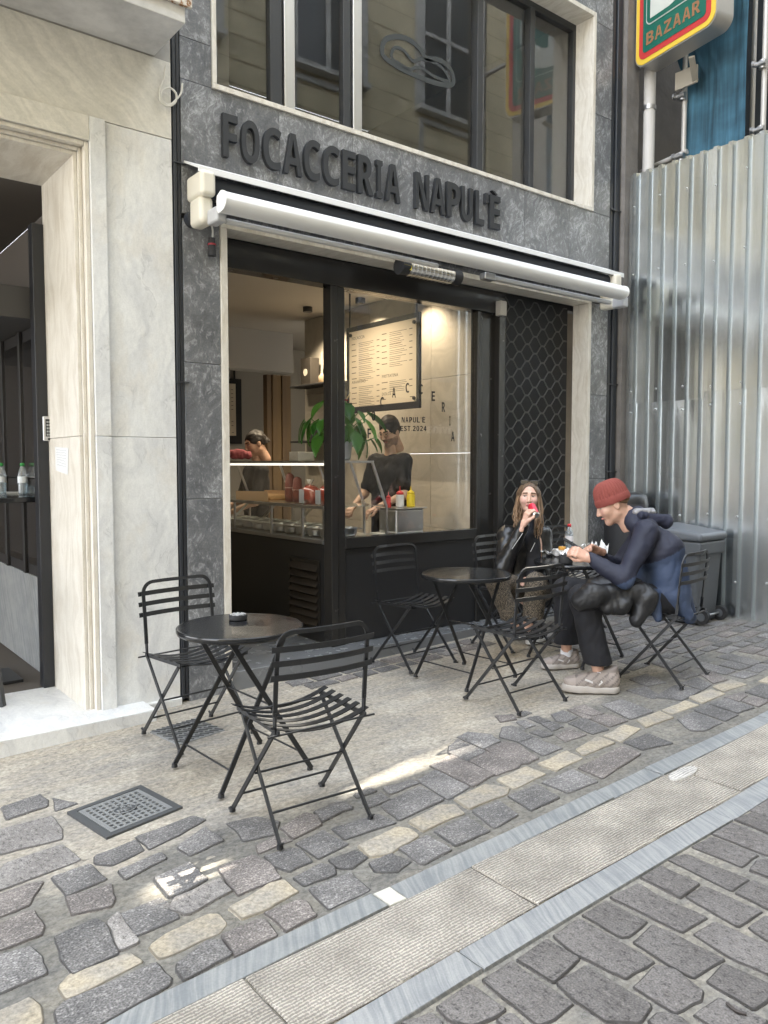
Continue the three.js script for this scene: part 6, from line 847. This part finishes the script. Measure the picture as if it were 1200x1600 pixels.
// ---- seated person drinking from a red can
{
  const pr = thing('person', 'seated person with long brown hair in black leather jacket drinking from a can', 'person'), sk = [0.60, 0.38, 0.29], P = atD, hp = P(826, 778, 6.02), hm = basisOf(vdir(-0.14, 0.04, -0.98), vdir(0.05, 1, 0.03)), hs = 1.0;
  const body = [C(P(830, 925, 6.1), P(824, 850, 6.08), 0.12, 0.12), C(P(792, 834, 6.03), P(848, 834, 6.12), 0.05), C(P(825, 830, 6.07), P(826, 806, 6.05), 0.05, 0.048), C(P(815, 925, 6.08), P(775, 908, 5.72), 0.075, 0.055), C(P(775, 908, 5.72), P(806, 975, 5.78), 0.05, 0.034), C(P(845, 925, 6.1), P(838, 912, 5.68), 0.075, 0.055), C(P(838, 912, 5.68), P(824, 980, 5.8), 0.05, 0.036), C(P(792, 834, 6.03), P(786, 888, 5.86), 0.042, 0.036), C(P(786, 888, 5.86), P(819, 818, 5.82), 0.036, 0.026), C(P(848, 834, 6.12), P(853, 885, 6.02), 0.042, 0.036), C(P(853, 885, 6.02), P(836, 902, 5.82), 0.036, 0.026)];
  const hR = place(handGeo(sk, -1, 0.5, 0.7), basisOf(vdir(0.32, 0.92, -0.1), vdir(-0.85, 0.3, -0.35)), P(818, 819, 5.80), 0.94), hL = place(handGeo(sk, 1, 0.35, 0.4), basisOf(vdir(-0.8, -0.1, -0.5), vdir(0, 1, 0.1)), P(836, 902, 5.82), 0.94);
  part(pr, 'body', mergeC(blob(body, 0.03, 0.014, { colour: () => sk }), place(headGeo(sk, [0.12, 0.07, 0.04], [0.45, 0.16, 0.15], { gaze: 0.002 }), hm, hp, hs), hR, hL), mSkin);
  // hair: a cap plus falling strands
  const cap = nets((x, y, z) => { let d = ellD(x, y, z, [0, 0.036, -0.016, 0.084, 0.09, 0.102]); d = smin(d, capD(Math.abs(x), y, z, [0.07, 0.03, -0.01, 0.072, -0.1, -0.02, 0.02, 0.02]), 0.03); d = smin(d, capD(x, y, z, [0, 0.02, -0.08, 0, -0.14, -0.07, 0.05, 0.05]), 0.03); d = Math.max(d, -ellD(x, y, z, [0, -0.03, 0.088, 0.066, 0.122, 0.078])); return d + 0.004 * pn(Math.atan2(x, z + 0.02) * 22, y * 12, 256, 256); }, [-0.12, -0.22, -0.15], [0.12, 0.15, 0.12], 0.0048, (x, y, z) => { const k = 0.8 + 0.6 * pn(Math.atan2(x, z + 0.02) * 26, y * 5, 256, 256); return [0.13 * k, 0.08 * k, 0.045 * k]; });
  const st = []; for (let i = 0; i < 150; i++) { const s = i % 2 ? 1 : -1, t = rnd(), a = V(s * rr(0.055, 0.088), rr(-0.04, 0.06), rr(-0.06, 0.03)), l = s > 0 ? rr(0.22, 0.33) : rr(0.16, 0.24), b = V(a.x + s * rr(-0.01, 0.03), -0.11, a.z + rr(0, 0.03)), e = V(s * rr(0.05, 0.10) + rr(-0.012, 0.012), -l, a.z + rr(0.01, 0.075)); const g = tube([a, a.clone().lerp(b, 0.5).add(V(rr(-0.008, 0.008), 0, 0)), b, b.clone().lerp(e, 0.5).add(V(rr(-0.02, 0.02), 0, rr(-0.01, 0.02))), e], rr(0.0025, 0.0045), 10, 4); const c = new Float32Array(g.attributes.position.count * 3), k = rr(0.7, 1.8); for (let q = 0; q < c.length; q += 3) { c[q] = 0.17 * k; c[q + 1] = 0.105 * k; c[q + 2] = 0.058 * k; } g.setAttribute('color', new THREE.BufferAttribute(c, 3)); st.push(g); }
  part(pr, 'hair', place(mergeC(cap, ...st), hm, hp, hs), M(1, 1, 1, { vertexColors: true, roughness: 0.5 }));
  const gl = part(pr, 'sunglasses', place(mg(rbox(-0.066, -0.008, 0.085, 0.125, 0.052, 0.06, 0.004, 1, 0, 0, 2), rbox(0.008, 0.066, 0.085, 0.125, 0.052, 0.06, 0.004, 1, 0, 0, 2), box(-0.01, 0.01, 0.112, 0.118, 0.054, 0.059), bar(V(-0.072, 0.11, 0.05), V(-0.088, 0.05, -0.05), 0.004, 0.008), bar(V(0.072, 0.11, 0.05), V(0.088, 0.05, -0.05), 0.004, 0.008)).rotateX(-0.25), hm, hp, hs), M(0.02, 0.016, 0.013, { roughness: 0.15 }));
  part(pr, 'jacket', blob([C(P(812, 915, 6.05), P(806, 850, 6.04), 0.105, 0.1), C(P(842, 915, 6.12), P(840, 850, 6.12), 0.1, 0.1), C(P(792, 836, 6.03), P(848, 836, 6.12), 0.072), C(P(805, 910, 5.98), P(790, 925, 6.0), 0.07, 0.05), C(P(792, 836, 6.03), P(786, 888, 5.86), 0.07, 0.06), C(P(786, 888, 5.86), P(818, 821, 5.83), 0.062, 0.046), C(P(848, 836, 6.12), P(853, 885, 6.02), 0.066, 0.056), C(P(853, 885, 6.02), P(838, 902, 5.85), 0.055, 0.042)], 0.03, 0.0085, { wr: 0.011, ws: 10 }), M(0.0085, 0.0085, 0.009, { roughness: 0.36 }));
  part(pr, 'jumper', blob([C(P(832, 915, 6.0), P(830, 840, 6.01), 0.085, 0.065), C(P(828, 818, 6.05), P(827, 832, 6.05), 0.06, 0.07)], 0.03, 0.009, { wr: 0.01, ws: 14 }), cloth(0.012, 0.012, 0.015));
  const zp = (a, b, n) => part(pr, n, rod(a, b, 0.0025, 0.0025, 5), mSteel); zp(P(800, 858, 5.78), P(817, 833, 5.76), 'zip'); zp(P(829, 862, 5.86), P(836, 848, 5.88), 'zip'); part(pr, 'stud', new THREE.SphereGeometry(0.008, 8, 6).translate(...P(797, 874.5, 5.88).toArray()), mSteel); zp(P(778, 870, 5.9), P(788, 860, 5.88), 'zip');
  const mL = cloth(1, 1, 1, { map: tLeo }), dn = V(0, -1, 0);
  part(pr, 'trousers', mergeC(blob([C(P(815, 922, 6.08), P(775, 908, 5.72), 0.1, 0.078), C(P(775, 908, 5.72), P(806, 985, 5.78), 0.075, 0.07)], 0.03, 0.01, { wr: 0.01, ws: 9, clip: [[P(806, 968, 5.78), dn]] }), blob([C(P(845, 922, 6.1), P(838, 912, 5.68), 0.1, 0.08), C(P(838, 912, 5.68), P(830, 990, 5.8), 0.078, 0.075)], 0.03, 0.01, { wr: 0.01, ws: 9, clip: [[P(830, 965, 5.8), dn]] })), mL);
  const mk = M(0.015, 0.015, 0.016, { roughness: 0.6 }), so = M(0.7, 0.69, 0.67, { roughness: 0.7 });
  for (const [h, t] of [[onG(833, 992), onG(806, 1001)], [onG(850, 1000), onG(824, 1010)]]) { const y = gy(h.x) + 0.004, q = shoe(pr, h, t, y, mk, so, 1.0); for (const s of [-1, 1]) for (const z of [0.1, 0.13, 0.16]) part(q.S, 'stripe', place(bar(V(s * 0.049, 0.04, z), V(s * 0.036, 0.082, z - 0.02), 0.004, 0.01), q.m4, q.p, q.k), so); }
  const can = thing('drink_can', 'red drink can held to the mouth of the person in the leather jacket', 'can'); const a = P(830, 789, 5.86), b = P(838, 808, 5.775), d = b.clone().sub(a).normalize(); can.position.copy(a); can.quaternion.setFromUnitVectors(V(0, 1, 0), d);
  part(can, 'body', lathe([[0.026, 0.004], [0.031, 0.014], [0.031, 0.102]], 22), M(0.55, 0.02, 0.045, { roughness: 0.3, metalness: 0.3 })); part(can, 'base', lathe([[0.031, 0.102], [0.026, 0.114], [0.023, 0.116], [0.020, 0.112], [0, 0.106]], 22), mSteel); part(can, 'rim', lathe([[0, 0.003], [0.024, 0.003], [0.026, 0.0], [0.0265, 0.004]], 22), mSteel);
}
// ---- the two people behind the counter
function staff(label, hx, hy, d, fwd, up, hs, sk, hairC, o) {
  const pr = thing('person', label, 'person'), P = atD, hp = P(hx, hy, d), s = hs, hm = basisOf(fwd, up), s0 = hp.clone().add(V(0, -0.27 * s, 0)).addScaledVector(FW, 0.02), side = fwd.clone().setY(0).normalize().cross(V(0, 1, 0)).normalize(), f = fwd.clone().setY(0).normalize(), O = (a, b, c) => s0.clone().addScaledVector(side, a * s).add(V(0, b * s, 0)).addScaledVector(f, c * s), fl = 0.135;
  const hipY = Math.max(-0.62, (fl + 0.9 - s0.y) / s), arms = (sg) => [O(sg * 0.17, 0.02, 0), O(sg * 0.23, -0.26, 0.08), O(sg * 0.14, -0.36, 0.31)], feet = (sg) => [O(sg * 0.09, hipY, 0), V(O(sg * 0.1, 0, 0.02).x, fl + 0.45, O(sg * 0.1, 0, 0.02).z), V(O(sg * 0.1, 0, 0).x, fl + 0.07, O(sg * 0.1, 0, 0).z)];
  const caps = [C(O(0, 0.05, -0.02), O(0, 0.16, 0.0), 0.052, 0.05), C(O(-0.16, 0.02, 0), O(0.16, 0.02, 0), 0.055), C(O(-0.06, -0.1, 0), O(-0.06, hipY, 0), 0.1, 0.09), C(O(0.06, -0.1, 0), O(0.06, hipY, 0), 0.1, 0.09)], jac = [C(O(-0.155, 0.02, 0), O(0.155, 0.02, 0), 0.07), C(O(-0.07, -0.08, 0), O(-0.07, hipY, 0), 0.118, 0.115), C(O(0.07, -0.08, 0), O(0.07, hipY, 0), 0.118, 0.115)], hands = [], tr = [];
  for (const sg of [-1, 1]) { const [a, b, c] = arms(sg), [h, k, n] = feet(sg); caps.push(C(a, b, 0.045, 0.037), C(b, c, 0.037, 0.026), C(h, k, 0.08, 0.055), C(k, n, 0.05, 0.038)); jac.push(C(a, a.clone().lerp(b, 0.75), 0.066, 0.06)); tr.push(C(h, k, 0.1, 0.075), C(k, n, 0.072, 0.062)); hands.push(place(handGeo(sk, -sg, 0.4, 0.5), basisOf(c.clone().sub(b), V(0, 1, 0)), c, 0.98)); }
  part(pr, 'body', mergeC(blob(caps, 0.04, 0.015, { colour: () => sk }), place(headGeo(sk, o.brow || [0.05, 0.035, 0.025], [0.36, 0.16, 0.13], o), hm, hp, s), ...hands), mSkin);
  part(pr, 'hair', place(nets((x, y, z) => { let d2 = ellD(x, y, z, [0, 0.042, -0.016, 0.083, 0.092 + (o.tall || 0), 0.1]); if (o.bun) d2 = smin(d2, ellD(x, y, z, [0, -0.02, -0.1, 0.05, 0.06, 0.05]), 0.03); d2 = Math.max(d2, -ellD(x, y, z, [0, -0.05, 0.075, 0.078, 0.108, 0.09])); d2 = Math.max(d2, -(y + 0.045 + z * 0.25)); return d2 + 0.008 * pn(x * 40 + z * 30, y * 26, 256, 256); }, [-0.12, -0.12, -0.17], [0.12, 0.18, 0.12], 0.005), hm, hp, s), cloth(...hairC, { roughness: 0.55 }));
  part(pr, 'shirt', blob(jac, 0.05, 0.012, { wr: 0.01, ws: 9 }), cloth(0.013, 0.013, 0.014)); part(pr, 'trousers', blob(tr, 0.04, 0.014, { wr: 0.008, ws: 8 }), cloth(0.012, 0.012, 0.014));
  for (const sg of [-1, 1]) { const n = feet(sg)[2], h = n.clone().addScaledVector(f, -0.05), t = n.clone().addScaledVector(f, 0.22); shoe(pr, h, t, fl, mBlackMatt, mBlackMatt); }
  if (o.glasses) part(pr, 'glasses', place(mg(new THREE.TorusGeometry(0.021, 0.0018, 5, 20).translate(-0.032, 0.004, 0.094), new THREE.TorusGeometry(0.021, 0.0018, 5, 20).translate(0.032, 0.004, 0.094), bar(V(-0.011, 0.008, 0.096), V(0.011, 0.008, 0.096), 0.003, 0.003), bar(V(-0.054, 0.006, 0.092), V(-0.08, 0.008, -0.01), 0.003, 0.003), bar(V(0.054, 0.006, 0.092), V(0.08, 0.008, -0.01), 0.003, 0.003)), hm, hp, s), M(0.3, 0.25, 0.15, { metalness: 0.8, roughness: 0.3 }));
  return { pr, O };
}
staff('standing person with dark hair, glasses and black t-shirt behind the window lettering', 609, 676, 6.95, vdir(-0.62, -0.36, -0.66), vdir(-0.22, 0.93, -0.25), 1.03, [0.56, 0.37, 0.27], [0.022, 0.017, 0.014], { glasses: true, beard: true, tall: 0.022 });
staff('person with dark tied hair and black top working far behind the counter', 399, 694, 8.2, vdir(-0.85, -0.3, -0.42), vdir(-0.25, 0.95, -0.1), 1.12, [0.45, 0.28, 0.2], [0.018, 0.014, 0.012], { bun: true });
solo('red_cloth', blob([C(atD(372, 705, 8.0), atD(388, 708, 8.0), 0.045, 0.04), C(atD(360, 706, 8.0), atD(372, 708, 8.0), 0.04, 0.045)], 0.03, 0.012, { wr: 0.02, ws: 16 }).translate(0, -0.02, 0), cloth(0.22, 0.05, 0.06), 'crumpled red checked cloth beside the person far behind the counter', 'cloth');
renderer.render(scene, camera);
